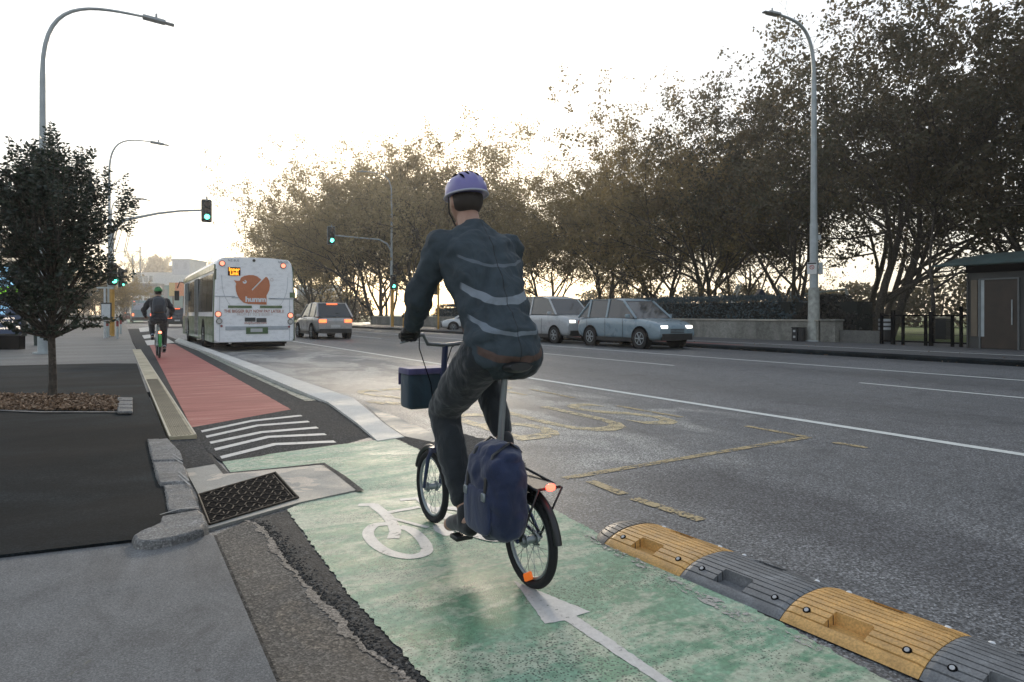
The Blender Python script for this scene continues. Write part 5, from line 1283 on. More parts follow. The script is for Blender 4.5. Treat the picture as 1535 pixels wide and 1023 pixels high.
def head_mesh(mb, c, rot, s=1.0):
    c = Vector(c)
    def f(p):
        x, y, z = p
        k = 1-.30*max(0, -z)**1.3; x *= k; y = y*(1-.10*max(0,-z)) + (.10*max(0,-z) if y > 0 else 0)
        if y > 0: y *= 1-.10*abs(z)**3
        if y > .3 and abs(x) < .55 and .02 < z < .30: y -= .05*(1-abs(abs(x)-.30)/.3) if abs(abs(x)-.30) < .3 else 0    # eye sockets
        return Vector((x, y, z))
    mb.ellip(c, (.077*s,.098*s,.122*s), 30, 22, 0, rot, f=f)
    def at(x, y, z): return c + rot @ Vector((x*s, y*s, z*s))
    mb.tube([at(0,.088,.030), at(0,.100,.008), at(0,.112,-.012), at(0,.100,-.022)], [.008*s,.010*s,.013*s,.009*s], 8)     # nose
    for sx in (-1, 1):
        mb.ellip(at(sx*.013,.100,-.018), (.007*s,)*3, 6, 4)
        mb.ellip(at(sx*.078,-.004,.0), (.010*s,.020*s,.032*s), 10, 8, 0, rot)          # ear
        mb.tube([at(sx*.014,.094,.042), at(sx*.034,.090,.046), at(sx*.050,.078,.040)], [.006*s]*3, 6)    # brow
    mb.tube([at(-.024,.086,-.050), at(0,.096,-.047), at(.024,.086,-.050)], [.005*s,.008*s,.005*s], 6)
    mb.tube([at(-.020,.085,-.060), at(0,.094,-.059), at(.020,.085,-.060)], [.005*s,.0085*s,.005*s], 6)
    mb.ellip(at(0,.075,-.092), (.026*s,.020*s,.020*s), 10, 7, 0, rot)                  # chin
    return at
def face_parts(person, at, s, rot):
    for sx in (-1, 1):
        e = MB(); e.ellip(at(sx*.031,.084,.022), (.0125*s,.010*s,.0085*s), 12, 8, 0, rot); eo = e.build('eye', plain('eye_white', (.6,.57,.54), .2, var=0), person)
        e = MB(); e.ellip(at(sx*.031,.0915,.022), (.0052*s,.004*s,.0052*s), 10, 6, 0, rot); e.build('iris', plain('iris_brown', (.03,.018,.01), .15, var=0), eo)
def helmet(person, at, rot, c, m_, s, rim):
    cc = at(0,-.012,.045)
    def f(p):
        x, y, z = p; a = math.atan2(y, x)
        rib = 1+.035*math.cos(x*16)*(1 if z > .25 else 0)
        return Vector((x*rib, y*rib*(1.0), z*rib))
    h = MB(); h.ellip(cc, (.102*s,.138*s,.112*s), 44, 14, 0, rot, z0=-.12, f=f); ho = h.build('helmet', m_, person)
    v = MB()
    for k in range(-2,3):
        for (y0, y1) in ((.35,.75),(-.15,.25),(-.7,-.3)):
            P = []
            for j in range(5):
                yy = y0+(y1-y0)*j/4; xx = k*.27; zz = math.sqrt(max(.02, 1-xx*xx-yy*yy)); P.append(cc+rot@Vector((xx*.103*s, yy*.139*s, zz*.113*s)))
            v.tube(P, [.003,.008*s,.009*s,.008*s,.003], 5, flat=.5)
    v.build('vent', M['black'], ho)
    r_ = MB(); P = [cc+rot@Vector((math.cos(a)*.104*s, math.sin(a)*.140*s, -.013)) for a in [2*math.pi*i/32 for i in range(33)]]; r_.tube(P, .006, 6); r_.build('rim', rim, ho)
    st = MB()
    for sx in (-1,1): st.tube([at(sx*.086,.02,.03), at(sx*.080,.03,-.05), at(sx*.03,.055,-.118), at(0,.06,-.122)], .004, 5)
    st.build('strap', M['dark'], ho)
def rider(loc, rz, label, J, s=1.0, vox=.006, jacket=None, trouser=None, gloves=None, helm=None, rim=None, shoes=None, head_pitch=-8, head_yaw=0, sock=None):
    p_ = thing('person', loc, rz, label, 'person')
    rot = Matrix.Rotation(R(head_yaw), 3, 'Z') @ Matrix.Rotation(R(head_pitch), 3, 'X')
    b = MB(); torso(b, J['pel'], J['chest'], J['neck'], s, -.010)
    hc = Vector(J['head']); limb(b, [J['neck'], Vector(J['neck']).lerp(hc,.6)], [.062*s,.056*s]); at = head_mesh(b, hc, rot, s)
    for side, k in ((-1,'L'), (1,'R')):
        sh, el, wr, gr = (Vector(J[n_+k]) for n_ in ('sh','el','wr','gr'))
        limb(b, [Vector(J['neck'])+Vector((side*.05,0,-.05)), sh, el, wr], [.055*s,.058*s,.043*s,.028*s]); hand(b, wr, gr, side, 0, s)
        hp, kn, an, to = (Vector(J[n_+k]) for n_ in ('hip','kn','an','to'))
        limb(b, [hp, hp.lerp(kn,.4), kn, kn.lerp(an,.35), an], [.084*s,.076*s,.052*s,.054*s,.037*s]); limb(b, [an+Vector((0,-.03,-.03)), to], [.038*s,.034*s])
    blob('body', b, SKIN, p_, vox, 3, .4)
    j = MB(); torso(j, Vector(J['pel'])+Vector((0,0,-.01)), J['chest'], Vector(J['neck'])+Vector((0,.0,.015)), s, .018)
    for side, k in ((-1,'L'), (1,'R')):
        sh, el, wr = (Vector(J[n_+k]) for n_ in ('sh','el','wr'))
        limb(j, [Vector(J['neck'])+Vector((side*.06,0,-.07)), sh+Vector((0,0,-.01)), sh.lerp(el,.5), el, el.lerp(wr,.5), wr.lerp(el,.08)], [.066*s,.078*s,.066*s,.060*s,.052*s,.040*s])
    c_ = Vector(J['neck']); j.tube([c_+Vector((0,-.005,-.02)), c_+Vector((0,0,.035))], [.078*s,.072*s], 16)
    j.ellip(Vector(J['pel'])+Vector((0,0,-.035)), (.188*s,.150*s,.115*s), 20, 12); jo = blob('jacket', j, jacket, p_, vox*1.3, 5, .5, .035)
    t_ = MB(); pv_ = Vector(J['pel']); t_.ellip(pv_+Vector((0,0,-.02)), (.175*s,.135*s,.115*s), 20, 12)
    for side, k in ((-1,'L'), (1,'R')):
        hp, kn, an = (Vector(J[n_+k]) for n_ in ('hip','kn','an'))
        limb(t_, [hp, hp.lerp(kn,.45), kn, kn.lerp(an,.4), an.lerp(kn,.16)], [.112*s,.102*s,.077*s,.070*s,.056*s])
    blob('trousers', t_, trouser, p_, vox*1.3, 4, .5, .020)
    for side, k in ((-1,'L'), (1,'R')):
        an, to = Vector(J['an'+k]), Vector(J['to'+k]); d = (to-an); d.z = 0; d = d.normalized() if d.length else Vector((0,1,0))
        sh_ = MB(); he = an+Vector((0,0,-.055))-d*.05
        limb(sh_, [he, he+d*.10, he+d*.19+Vector((0,0,(to.z-an.z+.06)*.8))], [.042*s,.045*s,.036*s]); limb(sh_, [an+Vector((0,0,.012)), he+d*.04], [.044*s,.045*s])
        so = blob('shoe', sh_, shoes, p_, vox, 4, .5)
        if sock: x = MB(); x.tube([an+Vector((0,0,.02)), an.lerp(Vector(J['kn'+k]),.2)], [.042*s,.046*s], 12); x.build('sock', sock, p_)
        if gloves: g_ = MB(); hand(g_, J['wr'+k], J['gr'+k], side, .0022, s); limb(g_, [J['wr'+k], Vector(J['wr'+k]).lerp(Vector(J['el'+k]), .12)], [.031*s,.033*s]); blob('glove', g_, gloves, p_, .0045, 2, .4)
    face_parts(p_, at, s, rot)
    hr = MB(); hr.ellip(at(0,-.022,.012), (.082*s,.088*s,.095*s), 24, 12, 0, rot); blob('hair', hr, HAIR, p_, .006, 2)
    helmet(p_, at, rot, hc, helm, s, rim); return p_
def bike_wheel(parent, y, r, tyre=.022, spokes=24, m_r=None, name='wheel'):
    t_ = MB(); t_.torus((0,y,r), (1,0,0), r-tyre, tyre, 56, 8); o = t_.build(name, M['rubber'], parent)
    m_ = MB(); m_.torus((0,y,r), (1,0,0), r-tyre*2.3, .009, 48, 6); m_.build('rim', m_r or M['metal'], o)
    sp = MB()
    for k in range(spokes):
        a = 2*math.pi*k/spokes; x = .022*(1 if k % 2 else -1); a2 = a+.35*(1 if k % 4 < 2 else -1)
        sp.tube([(x, y+math.cos(a2)*.025, r+math.sin(a2)*.025), (0, y+math.cos(a)*(r-tyre*2.3), r+math.sin(a)*(r-tyre*2.3))], .0012, 4, cap=False)
    sp.build('spokes', M['metal'], o)
    h = MB(); h.tube([(-.045,y,r),(.045,y,r)], [.018,.018], 12); h.tube([(-.03,y,r),(-.024,y,r)], .03, 12); h.tube([(.024,y,r),(.03,y,r)], .03, 12); h.build('hub', M['metal'], o); return o
def crankset(b, bb, ang_, r_ring=.085, L=.165, half=.075):
    x = MB(); B = Vector(bb)
    x.torus(B+Vector((half-.02,0,0)), (1,0,0), r_ring, .004, 36, 5); x.tube([B-Vector((half,0,0)), B+Vector((half,0,0))], .014, 10)
    for k in range(5): a = 2*math.pi*k/5; x.tube([B+Vector((half-.02,0,0)), B+Vector((half-.02,math.cos(a)*r_ring,math.sin(a)*r_ring))], .006, 5)
    c = x.build('crankset', M['metal'], b)
    for side in (-1, 1):
        a = ang_+(0 if side > 0 else math.pi); e = B+Vector((side*half, math.cos(a)*L, math.sin(a)*L))
        q_ = MB(); q_.tube([B+Vector((side*half,0,0)), e], .010, 6); q_.build('crank_arm', M['metal'], c)
        q_ = MB(); q_.box(e+Vector((side*.055,0,0)), (.09,.075,.022)); q_.build('pedal', M['dark'], b, bevel=.004, seg=1)
# ---- the near rider: folding bicycle with small wheels
NAVY = paint('bike_navy', (.018,.030,.085), .3); NAVYC = cloth('navy_canvas', (.016,.024,.060), .8, .3)
BX, BY = 1.55, 2.97
bk = thing('bicycle', (BX, BY, .009), 0, 'navy folding bicycle with small wheels, front block bag and rear bag in the green lane', 'bicycle')
bk['label'] = 'navy folding bicycle with small wheels carrying a front bag and a rear bag'
WR = .205; ra, fa = -.50, .55
bike_wheel(bk, ra, WR, .019); wf = bike_wheel(bk, fa, WR, .019)
BB = Vector((0,-.06,.285)); x = MB()
x.tube([(0,.435,.60),(0,.47,.43)], .021, 12)
x.tube([(0,.455,.50),(0,.30,.43),(0,.05,.405),(0,-.20,.42)], [.021,.022,.022,.020], 12)
x.tube([(0,-.235,.56),(0,-.20,.40),(0,-.14,.29)], .019, 12); x.tube([(0,-.19,.36),tuple(BB)], .018, 10)
for s_ in (-1,1):
    x.tube([(s_*.02,-.15,.29),(s_*.055,-.34,.235),(s_*.06,ra,WR)], .009, 8); x.tube([(s_*.02,-.22,.46),(s_*.05,-.36,.36),(s_*.06,ra,WR)], .008, 8)
x.build('frame', NAVY, bk)
x = MB()
for s_ in (-1,1): x.tube([(s_*.035,.475,.425),(s_*.045,.50,.38),(s_*.05,fa,WR)], [.012,.012,.009], 8)
x.box((0,.476,.43), (.09,.035,.03)); x.build('fork', NAVY, bk)
x = MB(); x.tube([(0,.43,.60),(0,.37,1.02)], .017, 10); x.build('stem', NAVY, bk)
x = MB(); x.tube([(-.27,.345,1.075),(-.14,.35,1.08),(-.11,.36,1.03),(0,.365,1.02),(.11,.36,1.03),(.14,.35,1.08),(.27,.345,1.075)], .0115, 10); hb_ = x.build('handlebar', plain('bar_grey', (.18,.19,.2), .3, .7), bk)
for s_ in (-1,1):
    x = MB(); x.tube([(s_*.165,.35,1.078),(s_*.275,.345,1.075)], .0165, 12); x.build('grip', M['dark'], hb_)
    x = MB(); x.tube([(s_*.15,.365,1.07),(s_*.18,.40,1.05),(s_*.25,.405,1.035)], .005, 6); x.build('brake_lever', M['metal'], hb_)
    x = MB(); P = [Vector((s_*.15,.38,1.06)), Vector((s_*.10,.50,1.0)), Vector((s_*.03,.50,.80)), Vector((s_*.02,.46,.60))]; x.tube(P, .003, 5); x.build('cable', M['black'], bk)
x = MB(); x.tube([(0,-.235,.54),(0,-.285,.93)], .0155, 10); x.build('seat_post', M['metal'], bk)
x = MB(); x.ring([[(w_*math.cos(a), y_, .955+h_*math.sin(a)) for a in [2*math.pi*k/14 for k in range(14)]] for y_, w_, h_ in ((-.425,.055,.018),(-.40,.078,.030),(-.34,.072,.030),(-.27,.040,.026),(-.20,.022,.022),(-.16,.018,.018),(-.15,.008,.010))]); x.build('saddle', M['dark'], bk)
crankset(bk, BB, R(82), .078, .165, .07)
x = MB(); 
for s_ in (1,): x.tube([(.05,-.06,.365),(.05,ra,WR+.032)], .004, 5); x.tube([(.05,-.06,.205),(.05,ra,WR-.032)], .004, 5)
x.build('chain', M['dark'], bk)
for yc, a0, a1 in ((ra, R(5), R(170)), (fa, R(20), R(165))):
    x = MB(); x.torus((0,yc,WR), (1,0,0), WR+.018, .017, 24, 6, a0=a0, a1=a1); x.build('mudguard', M['dark'], bk)
x = MB()
for s_ in (-1,1): x.tube([(s_*.05,-.24,.50),(s_*.06,-.66,.46),(s_*.05,ra,WR)], .006, 6)
x.box((0,-.47,.462), (.12,.36,.012)); x.build('rear_rack', M['dark'], bk)
bg_ = thing('rear_bag', (BX, BY, .009), 0, 'slumped navy canvas pannier hooked low on the near side of the rear rack', 'bag')
def pannier(m_):
    m_.ellip((-.145,-.45,.42), (.085,.175,.185), 20, 14, f=lambda p: Vector((math.copysign(abs(p.x)**.7, p.x), math.copysign(abs(p.y)**.5, p.y)*(1-.12*p.z), math.copysign(abs(p.z)**.55, p.z))))
    m_.ellip((-.13,-.44,.585), (.075,.155,.05), 16, 8); return m_
blob('bag_body', pannier(MB()), NAVYC, bg_, .007, 4, .5, .03)
x = MB(); x.ellip((-.232,-.45,.36), (.018,.12,.10), 14, 8, f=lambda p: Vector((p.x, math.copysign(abs(p.y)**.5, p.y), math.copysign(abs(p.z)**.5, p.z)))); blob('pocket', x, cloth('navy_pocket', (.022,.032,.075), .8, .3), bg_, .006, 2)
for yy in (-.53,-.37):
    x = MB(); x.tube([(-.06,yy,.60),(-.12,yy,.645),(-.20,yy,.60),(-.236,yy,.50),(-.242,yy,.42)], .011, 6, flat=.35); x.build('strap', M['dark'], bg_)
    x = MB(); x.box((-.246,yy,.43), (.012,.028,.035)); x.build('buckle', M['metal'], bg_, bevel=.003, seg=1)
bg2 = thing('front_bag', (BX, BY, .009), 0, 'boxy dark teal handlebar bag with a purplish flap hanging in front of the folding bicycle', 'bag')
x = MB(); x.box((0,.585,.76), (.31,.15,.21)); x.build('bag_body', cloth('teal_canvas', (.018,.040,.058), .7, .3), bg2, bevel=.025, seg=3)
x = MB(); x.box((0,.585,.868), (.32,.165,.035)); x.box((0,.665,.83), (.32,.012,.09)); x.build('flap', cloth('purple_flap', (.075,.065,.16), .7, .2), bg2, bevel=.012, seg=2)
x = MB(); x.ellip((0,-.665,.47), (.024,.014,.016), 12, 8); x.build('tail_light', plain('tail_light_lit', (.9,.05,.03), .3, var=0, emit=(1,.05,.03), es=7), bk)
x = MB(); x.box((-.02,ra-.02,.055), (.012,.07,.035), rx=-.5); x.build('spoke_reflector', plain('orange_reflector', (.75,.14,.01), .3, var=0, emit=(1,.2,.02), es=.25), bk, bevel=.005, seg=1)
x = MB(); x.box((0,.50,.56), (.04,.03,.04)); x.build('front_light', M['lamp_clear'], bk, bevel=.008)
J = dict(pel=(0,-.27,1.045), chest=(0,-.06,1.41), neck=(0,.06,1.60), head=(0,.125,1.765),
         shL=(-.185,.02,1.535), elL=(-.265,.115,1.275), wrL=(-.225,.275,1.125), grL=(-.222,.347,1.078),
         shR=(.185,.02,1.535), elR=(.265,.115,1.275), wrR=(.225,.275,1.125), grR=(.222,.347,1.078),
         hipL=(-.10,-.245,.995), knL=(-.125,.12,.70), anL=(-.125,-.13,.245), toL=(-.13,.035,.150),
         hipR=(.10,-.245,.995), knR=(.135,.21,.925), anR=(.125,-.07,.55), toR=(.13,.095,.485))
jk = NM('slate_jacket', (.03,.04,.05), .8)
f_ = jk.noise(9, 6, jk.pos((1,1,.55), obj=True), 1.2)
jk.set('Base Color', jk.ramp(f_, [(.3, (.019,.030,.038)), (.7, (.040,.058,.070))])); jk.bump(f_, .6, .03)
po_ = jk.n('ShaderNodeSeparateXYZ'); jk.nt.links.new(jk.pos(obj=True), po_.inputs[0])
cx_ = jk.ramp(jk.math('ABSOLUTE', po_.outputs[0]), [(.165, 1), (.17, 0)])
tz_ = jk.math('SUBTRACT', po_.outputs[2], jk.math('MULTIPLY', po_.outputs[1], .5))
def bnd(c, h, colr, prev): f = jk.math('LESS_THAN', jk.math('ABSOLUTE', jk.math('SUBTRACT', tz_, c)), h); return jk.mix(prev, colr, jk.math('MULTIPLY', f, cx_))
bc_ = jk.b.inputs['Base Color'].links[0].from_socket
bc_ = bnd(1.405, .016, (.20,.23,.26), bc_); bc_ = bnd(1.30, .010, (.16,.19,.22), bc_); bc_ = bnd(1.53, .006, (.10,.12,.14), bc_)
bc_ = bnd(1.195, .018, (.085,.050,.038), bc_)
seam_ = jk.math('LESS_THAN', jk.math('ABSOLUTE', po_.outputs[0]), .0022); bc_ = jk.mix(bc_, (.008,.010,.012), seam_)
jk.set('Base Color', bc_); jk = jk.m
me_p = rider((BX, BY, .009), 0, 'cyclist in dark slate jacket and purple helmet riding away in the green lane', J, 1.0, .006, jk, cloth('dark_trousers', (.018,.022,.025), .85, .6), cloth('black_glove', (.012,.012,.013), .6, .2),
      plain('purple_helmet', (.17,.15,.36), .3, 0, .6, .08), plain('helmet_rim_grey', (.35,.36,.42), .4), cloth('dark_shoe', (.012,.013,.016), .6, .2), head_pitch=-6, sock=None)
# reflective bands and the brown hem on the jacket
def band_on(name, par, c, tilt, a, b, h, m_, a0=-math.pi, a1=0.2, n=26):
    x = MB(); c = Vector(c); rot = Matrix.Rotation(tilt, 3, 'X'); lo, hi = [], []
    for k in range(n+1):
        t_ = a0+(a1-a0)*k/n; p = Vector((a*math.cos(t_), b*math.sin(t_), 0)); lo.append(c+rot@(p+Vector((0,0,-h/2)))); hi.append(c+rot@(p+Vector((0,0,h/2))))
    m2 = len(lo); x.add(lo+hi, [(i,i+1,m2+i+1,m2+i) for i in range(n)], smooth=True); o_ = x.build(name, m_, par)
    sm = o_.modifiers.new('solid', 'SOLIDIFY'); sm.thickness = .004; return o_
refl = plain('reflective_grey', (.26,.30,.33), .45, .1)
# ---- the far rider
fx, fy = .94, 20.2; z0 = PZ
b2 = thing('bicycle', (fx, fy, z0), 0, 'upright share bicycle with a green rear guard under the helmeted rider on the red lane', 'bicycle')
r2 = .335; bike_wheel(b2, -.53, r2, .024, 20); bike_wheel(b2, .56, r2, .024, 20)
x = MB(); x.tube([(0,.40,.85),(0,.46,.66)], .024, 10); x.tube([(0,.45,.68),(0,.20,.42),(0,-.05,.30)], .034, 10); x.tube([(0,-.26,.80),(0,-.05,.30)], .022, 10)
for s_ in (-1,1): x.tube([(s_*.03,-.05,.30),(s_*.06,-.53,r2)], .012, 8); x.tube([(s_*.02,-.18,.62),(s_*.06,-.53,r2)], .010, 8)
x.build('frame', M['sig_rim'], b2)
x = MB()
for s_ in (-1,1): x.tube([(s_*.03,.46,.66),(s_*.055,.56,r2)], .013, 8)
x.build('fork', M['sig_rim'], b2)
x = MB(); x.tube([(0,.40,.85),(0,.36,1.05)], .018, 8); x.tube([(-.31,.22,1.06),(-.18,.33,1.07),(0,.36,1.06),(.18,.33,1.07),(.31,.22,1.06)], .013, 8); x.build('handlebar', M['dark'], b2)
x = MB(); x.torus((0,-.53,r2), (1,0,0), r2+.03, .032, 30, 6, a0=R(10), a1=R(175)); x.build('rear_guard', plain('share_green', (.04,.28,.07), .4), b2)
x = MB(); x.box((0,-.90,.46), (.075,.03,.30)); x.build('guard_panel', plain('share_green2', (.05,.33,.09), .4), b2, bevel=.01)
x = MB(); x.box((0,-.88,.68), (.07,.04,.05)); x.build('tail_light', plain('lit_tail2', (.9,.05,.03), .3, var=0, emit=(1,.10,.06), es=9), b2, bevel=.006)
x = MB(); x.tube([(0,-.24,.75),(0,-.29,.95)], .016, 8); x.build('seat_post', M['metal'], b2)
x = MB(); x.ring([[(w_*math.cos(a), y_, .965+h_*math.sin(a)) for a in [2*math.pi*k/12 for k in range(12)]] for y_, w_, h_ in ((-.44,.06,.02),(-.41,.09,.035),(-.34,.08,.032),(-.24,.035,.026),(-.14,.015,.016))]); x.build('saddle', M['dark'], b2)
crankset(b2, (0,-.05,.30), R(-85), .09, .17, .08)
J2 = dict(pel=(0,-.28,1.05), chest=(0,-.10,1.40), neck=(0,0,1.58), head=(0,.055,1.73),
         shL=(-.19,-.02,1.50), elL=(-.34,.02,1.26), wrL=(-.31,.17,1.10), grL=(-.285,.235,1.063),
         shR=(.19,-.02,1.50), elR=(.34,.02,1.26), wrR=(.31,.17,1.10), grR=(.285,.235,1.063),
         hipL=(-.10,-.26,1.0), knL=(-.15,.17,.92), anL=(-.14,-.10,.56), toL=(-.14,.06,.49),
         hipR=(.10,-.26,1.0), knR=(.14,.11,.70), anR=(.14,-.13,.25), toR=(.14,.03,.15))
p2_ = rider((fx, fy, z0), 0, 'rider in dark clothes and a green helmet seen from behind on the red lane', J2, 1.02, .009, cloth('black_coat', (.018,.020,.026), .85, .5), cloth('black_trousers', (.016,.018,.022), .85, .5), None,
      plain('green_helmet', (.02,.22,.05), .3), M['dark'], cloth('black_shoe', (.01,.01,.011), .6, .2), 4, 0, plain('pale_sock', (.28,.32,.38), .8))
bp = thing('backpack', (fx, fy, z0), 0, 'dark grey backpack on the back of the green helmeted rider', 'backpack')
x = MB(); x.ellip((0,-.315,1.36), (.155,.10,.235), 20, 14, f=lambda p: Vector((math.copysign(abs(p.x)**.6, p.x), math.copysign(abs(p.y)**.8, p.y), math.copysign(abs(p.z)**.65, p.z)))); x.build('pack', cloth('pack_grey', (.045,.055,.068), .75, .3), bp)
x = MB(); x.ellip((0,-.385,1.29), (.115,.055,.11), 16, 10, f=lambda p: Vector((math.copysign(abs(p.x)**.6, p.x), p.y, math.copysign(abs(p.z)**.6, p.z)))); x.build('front_pocket', cloth('pack_pocket', (.030,.034,.040), .75, .3), bp)
x = MB(); x.tube([(-.12,-.425,1.20),(0,-.445,1.19),(.12,-.425,1.20)], .012, 6); x.build('brown_trim', plain('pack_brown', (.10,.055,.03), .7), bp)
for s_ in (-1,1): x = MB(); x.tube([(s_*.09,-.24,1.52),(s_*.12,-.08,1.60),(s_*.13,.06,1.50),(s_*.15,.05,1.30),(s_*.14,-.20,1.18)], .016, 6, flat=.6); x.build('strap', M['dark'], bp)
# ================================================================== far end of the street
def building(name, loc, rz, w_, d_, h, label, wall_m, floors, bays, cat='building', glassm=None, roofm=None, band_m=None, frac=.62, windows=True):
    t = thing(name, loc, rz, label, cat)
    x = MB(); x.box((0,d_/2,h/2), (w_,d_,h)); x.build('wall', wall_m, t)
    x = MB(); x.box((0,d_/2,h+.15), (w_+.3,d_+.3,.3)); x.build('parapet', roofm or wall_m, t)
    if windows:
        for side in (0,1):
            span = w_ if side == 0 else d_; nb = bays if side == 0 else max(1, int(bays*d_/w_)); nb = min(nb, 9)
            for f_ in range(floors):
                for k in range(nb):
                    u = -span/2+(k+.5)*span/nb; z = (f_+.5)*h/floors; ww, hh = span/nb*frac, h/floors*.55
                    x = MB()
                    if side == 0: x.box((u,-.02,z), (ww,.08,hh))
                    else: x.box((w_/2+.02,u+d_/2,z), (.08,ww,hh))
                    x.build('window', glassm or M['glass'], t)
    return t
cream = plain('cream_wall', (.42,.40,.35), .8); white_ = plain('white_wall', (.60,.62,.62), .7); teal = plain('teal_cladding', (.10,.26,.26), .5); greyc = plain('overpass_grey', (.20,.20,.20), .7, 0, .4, .2, .3)
pg = plain('pale_window', (.18,.22,.24), .2, 0, .8)
def fz(px0, px1, pyt, Z):      # centre, width, height at depth Z facing along the street
    a_, b_ = Vector(AT(px0, HOR, Z)), Vector(AT(px1, HOR, Z)); return ((a_+b_)/2, (b_-a_).length, (HOR-pyt)*Z/FOC+CAM_H)
c, w_, h = fz(178,236,425,150)
t = thing('overpass', (c.x, c.y, 0), R(-YAW), 'grey concrete overpass spanning the far street left of the teal shop', 'overpass')
x = MB(); x.box((0,1.5,h-1.3), (w_,3,2.6)); x.build('deck', greyc, t)
for u in (-.3,0,.3): x = MB(); x.box((0,-.03,h-1.3+u*2.6), (w_,.08,.05)); x.build('joint', M['dark'], t)
for u in (-.42,.3): x = MB(); x.box((w_*u,1.5,(h-2.6)/2), (.9,1.2,h-2.6)); x.build('pier', greyc, t)
c, w_, h = fz(233,284,428,165); t = building('shop', (c.x, c.y, 0), R(-YAW), w_, 12, h, 'teal fronted shop with a white roof band behind the overpass', teal, 2, 5, glassm=pg, roofm=white_)
x = MB(); x.box((0,-.1,h+1.3), (w_*1.02,.3,2.6)); x.build('roof_band', white_, t)
x = MB(); x.box((.2*w_,-.15,h*.78), (w_*.4,.1,1.3)); x.build('sign_board', white_, t)
x = MB(); x.box((.2*w_,-.22,h*.78), (w_*.3,.04,.3)); x.build('sign_line', teal, t)
c, w_, h = fz(199,262,410,210); building('long_white_building', (c.x, c.y, 0), R(-YAW), w_, 14, h, 'long low white building rising above the overpass', white_, 4, 8, glassm=pg)
c, w_, h = fz(258,284,390,180); building('tower_block', (c.x, c.y, 0), R(-YAW), w_, 10, h, 'plain pale grey tower block rising left of the bus roof', plain('pale_tower', (.45,.48,.52), .7), 5, 2, glassm=plain('faint_window', (.38,.41,.45), .3), frac=.4)
c, w_, h = fz(254,280,424,130)
t = thing('billboard', (c.x, c.y, 0), R(-YAW), 'orange and yellow billboard just left of the front of the bus', 'billboard')
x = MB(); x.box((0,0,h-1.3), (w_,.3,2.6)); x.build('panel', plain('billboard_orange', (.70,.20,.07), .5), t)
x = MB(); x.box((-w_*.32,-.17,h-1.3), (w_*.34,.03,2.5)); x.build('yellow_side', plain('billboard_yellow', (.65,.45,.16), .5), t)
for s_ in (-1,1): x = MB(); x.box((s_*w_*.3,.1,(h-2.6)/2), (.2,.2,h-2.6)); x.build('post', M['dark'], t)
c, w_, h = fz(282,322,448,190); building('low_shops', (c.x, c.y, 0), R(-YAW), w_, 10, h, 'low cream shops behind the bus at the end of the street', cream, 1, 5, glassm=pg)
c, w_, h = fz(186,260,452,240); building('street_end_building', (c.x, c.y, 0), R(-YAW), w_*1.5, 10, h, 'pale low building closing the end of the street under the overpass', cream, 1, 9, glassm=pg)
# left side frontage
for i, (y, L, h, m_, lb) in enumerate([(46,22,6.5,plain('dark_front', (.045,.05,.055), .7),'dark two storey shopfront behind the small evergreen tree'), (70,26,5.2,plain('brown_front', (.13,.10,.085), .8),'low brownish frontage beyond the dark shopfront'), (100,40,7.0,plain('grey_front', (.20,.21,.21), .8),'grey frontage at the far end of the left pavement')]):
    t = thing('shopfront', (-6.2, y, .07), 0, lb, 'building')
    x = MB(); x.box((-4,L/2,h/2), (8,L,h)); x.build('wall', m_, t)
    x = MB(); x.box((1.0,L/2,3.1), (2.1,L-.3,.22)); x.build('verandah', M['dark'], t)
    nb = int(L/4)
    for k in range(nb):
        x = MB(); x.box((.02,(k+.5)*L/nb,1.45), (.06,L/nb*.8,2.2)); x.build('shop_window', M['glass'], t)
        x = MB(); x.box((.02,(k+.5)*L/nb,(h+3.2)/2), (.06,L/nb*.45,(h-3.2)*.5)); x.build('upper_window', M['glass'], t)
    for k in range(nb+1): x = MB(); x.tube([(1.9,k*(L-.6)/nb+.3,0),(1.9,k*(L-.6)/nb+.3,3.0)], .06, 6); x.build('verandah_post', M['pole'], t)
# far trees and hill
hm_ = MB(); P = []
c = Vector(AT(231, HOR, 300)); t0 = tag(bpy.data.objects.new('hill', None), None) if 0 else None
loops = []
for k in range(9):
    u = k/8; hh = [0,10,17,24,26,24,21,16,0][k]; cc = Vector(AT(196+u*75, HOR, 300)); loops.append([(cc.x-20*.5, cc.y-20*.86, -1), (cc.x, cc.y, hh*.86), (cc.x+30*.5, cc.y+30*.86, hh), (cc.x+60*.5, cc.y+60*.86, -1)])
hm_.ring(loops); tag(hm_.build('hill', ground('wooded_hill', (.10,.085,.060), (.15,.13,.09), 1.2, .5, (1,1,1), .1)), kind='structure')
rnd = random.Random(77); P, D = [], []
for _ in range(9000):
    u = rnd.random(); k = min(7, int(u*8)); hs = [0,10,17,24,26,24,21,16,0]; hh = hs[k]+(hs[k+1]-hs[k])*(u*8-k); cc = Vector(AT(196+u*75, HOR, 296+rnd.uniform(-8,20)))
    P.append((cc.x, cc.y, hh*(.25+.78*rnd.random()))); D.append((rnd.gauss(0,1), rnd.gauss(0,1), rnd.gauss(0,1)))
me = leaves_mesh('hill_wood', P, D, 1.5, M['leaf_plane'], 5, .8, 0); o = bpy.data.objects.new('hill_wood', me); col.objects.link(o); tag(o, 'brownish wood covering the far hill', None, None, 'stuff')
slim = tree_kind((61, 15, M['leaf_gold']), name='poplar_tree', counts=(5,4,3), n_leaf=7, spread=.28, stems=1, lsz=.5, jit=.35)
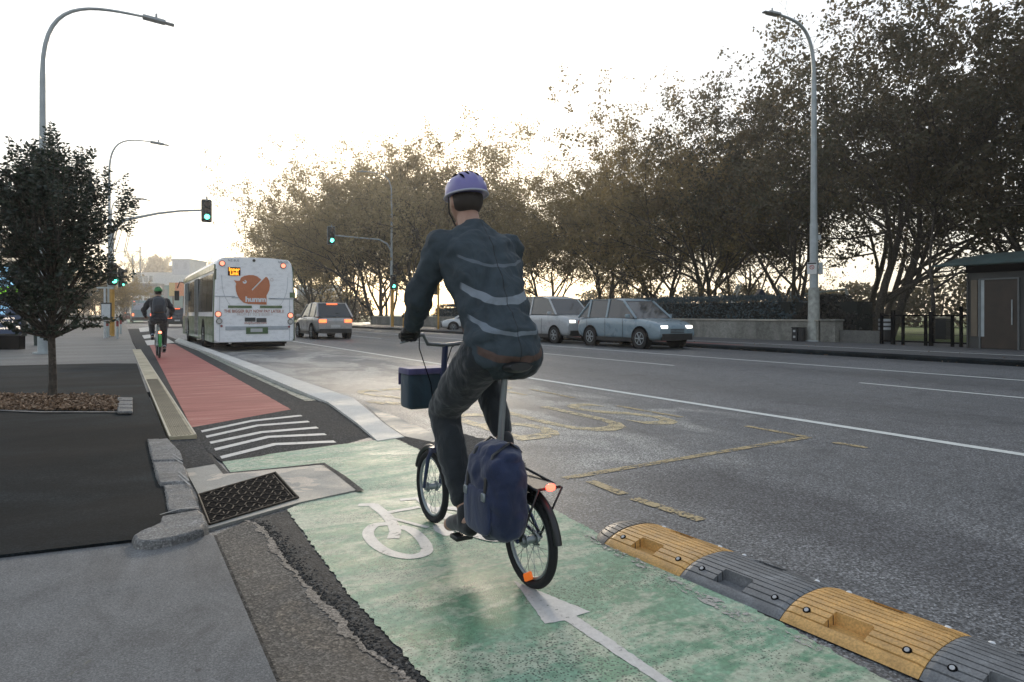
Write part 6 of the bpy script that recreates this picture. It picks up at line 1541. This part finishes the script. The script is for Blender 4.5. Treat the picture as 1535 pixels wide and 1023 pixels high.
for i, (px, pyt, Z_, lb) in enumerate([(203,378,290,'thin poplar above the left end of the far hill'), (211,380,292,'second thin poplar from the left on the far hill'), (234,384,290,'thin poplar in the middle of the far hill'), (243,378,288,'taller poplar near the right end of the far hill'), (249,377,294,'rightmost poplar on the far hill')]):
    p_ = Vector(AT(px, HOR, Z_)); Ht = (HOR-pyt)*Z_/FOC+CAM_H-16; place_tree(slim, (p_.x, p_.y, 16), i, Ht/15, lb, 'poplars on the far hill')
for i, (px, pyt, Z_, lb) in enumerate([(178,372,75,'brown autumn tree behind the signal mast on the left pavement'), (184,392,95,'smaller autumn tree just right of the signal mast'), (302,380,200,'pale autumn tree behind the tower block and bus roof'), (170,405,60,'dark rounded tree low behind the yellow signal base')]):
    p_ = Vector(AT(px, HOR, Z_)); place_tree(K[i%3], (p_.x-2 if i in (0,3) else p_.x, p_.y, .05), i*2, ((HOR-pyt)*Z_/FOC+CAM_H)/16.5, lb, 'street trees far down the road', mat=M['leaf_plane'] if i != 3 else M['leaf_dark'])
for px, pyt, Z_, lb in ((199,385,130,'thin grey flagpole above the left end of the overpass'),(210,371,130,'taller thin grey flagpole above the overpass')):
    p_ = Vector(AT(px, HOR, Z_)); t = thing('flagpole', (p_.x, p_.y, 0), 0, lb, 'pole', 'poles by the overpass'); x = MB(); hh = (HOR-pyt)*Z_/FOC+CAM_H; x.tube([(0,0,0),(0,0,hh)], .11, 6); x.build('pole', M['pole'], t)
    x = MB(); x.ellip((0,0,hh), (.16,.16,.16), 8, 5); x.build('finial', M['metal'], t)
# pale houses seen through the golden trees
for i, (px0, px1, pyt, Z_, lb) in enumerate([(445,500,430,150,'white house glimpsed through the golden trees right of the bus'), (880,960,458,110,'pale house glimpsed low between the plane trees behind the vans'), (960,1040,455,120,'second pale house glimpsed between trunks above the hedge')]):
    c, w_, h = fz(px0, px1, pyt, Z_); building('house', (c.x, c.y, .1), R(-YAW)+.2*i, w_, 8, h, lb, white_, 2, 4, 'house', pg)
# ================================================================== the evening air
hz = MB(); hz.box((130, 190, 19.5), (760, 660, 43)); ho = hz.build('haze', M['black']); ho.data.materials.clear()
hm = bpy.data.materials.new('haze'); hm.use_nodes = True; hm.node_tree.nodes.clear()
pv = hm.node_tree.nodes.new('ShaderNodeVolumePrincipled'); pv.inputs['Color'].default_value = (.97,.95,.92,1); pv.inputs['Density'].default_value = .0011; pv.inputs['Anisotropy'].default_value = .6
mo = hm.node_tree.nodes.new('ShaderNodeOutputMaterial'); hm.node_tree.links.new(pv.outputs[0], mo.inputs['Volume'])
ho.data.materials.append(hm); tag(ho, kind='stuff')
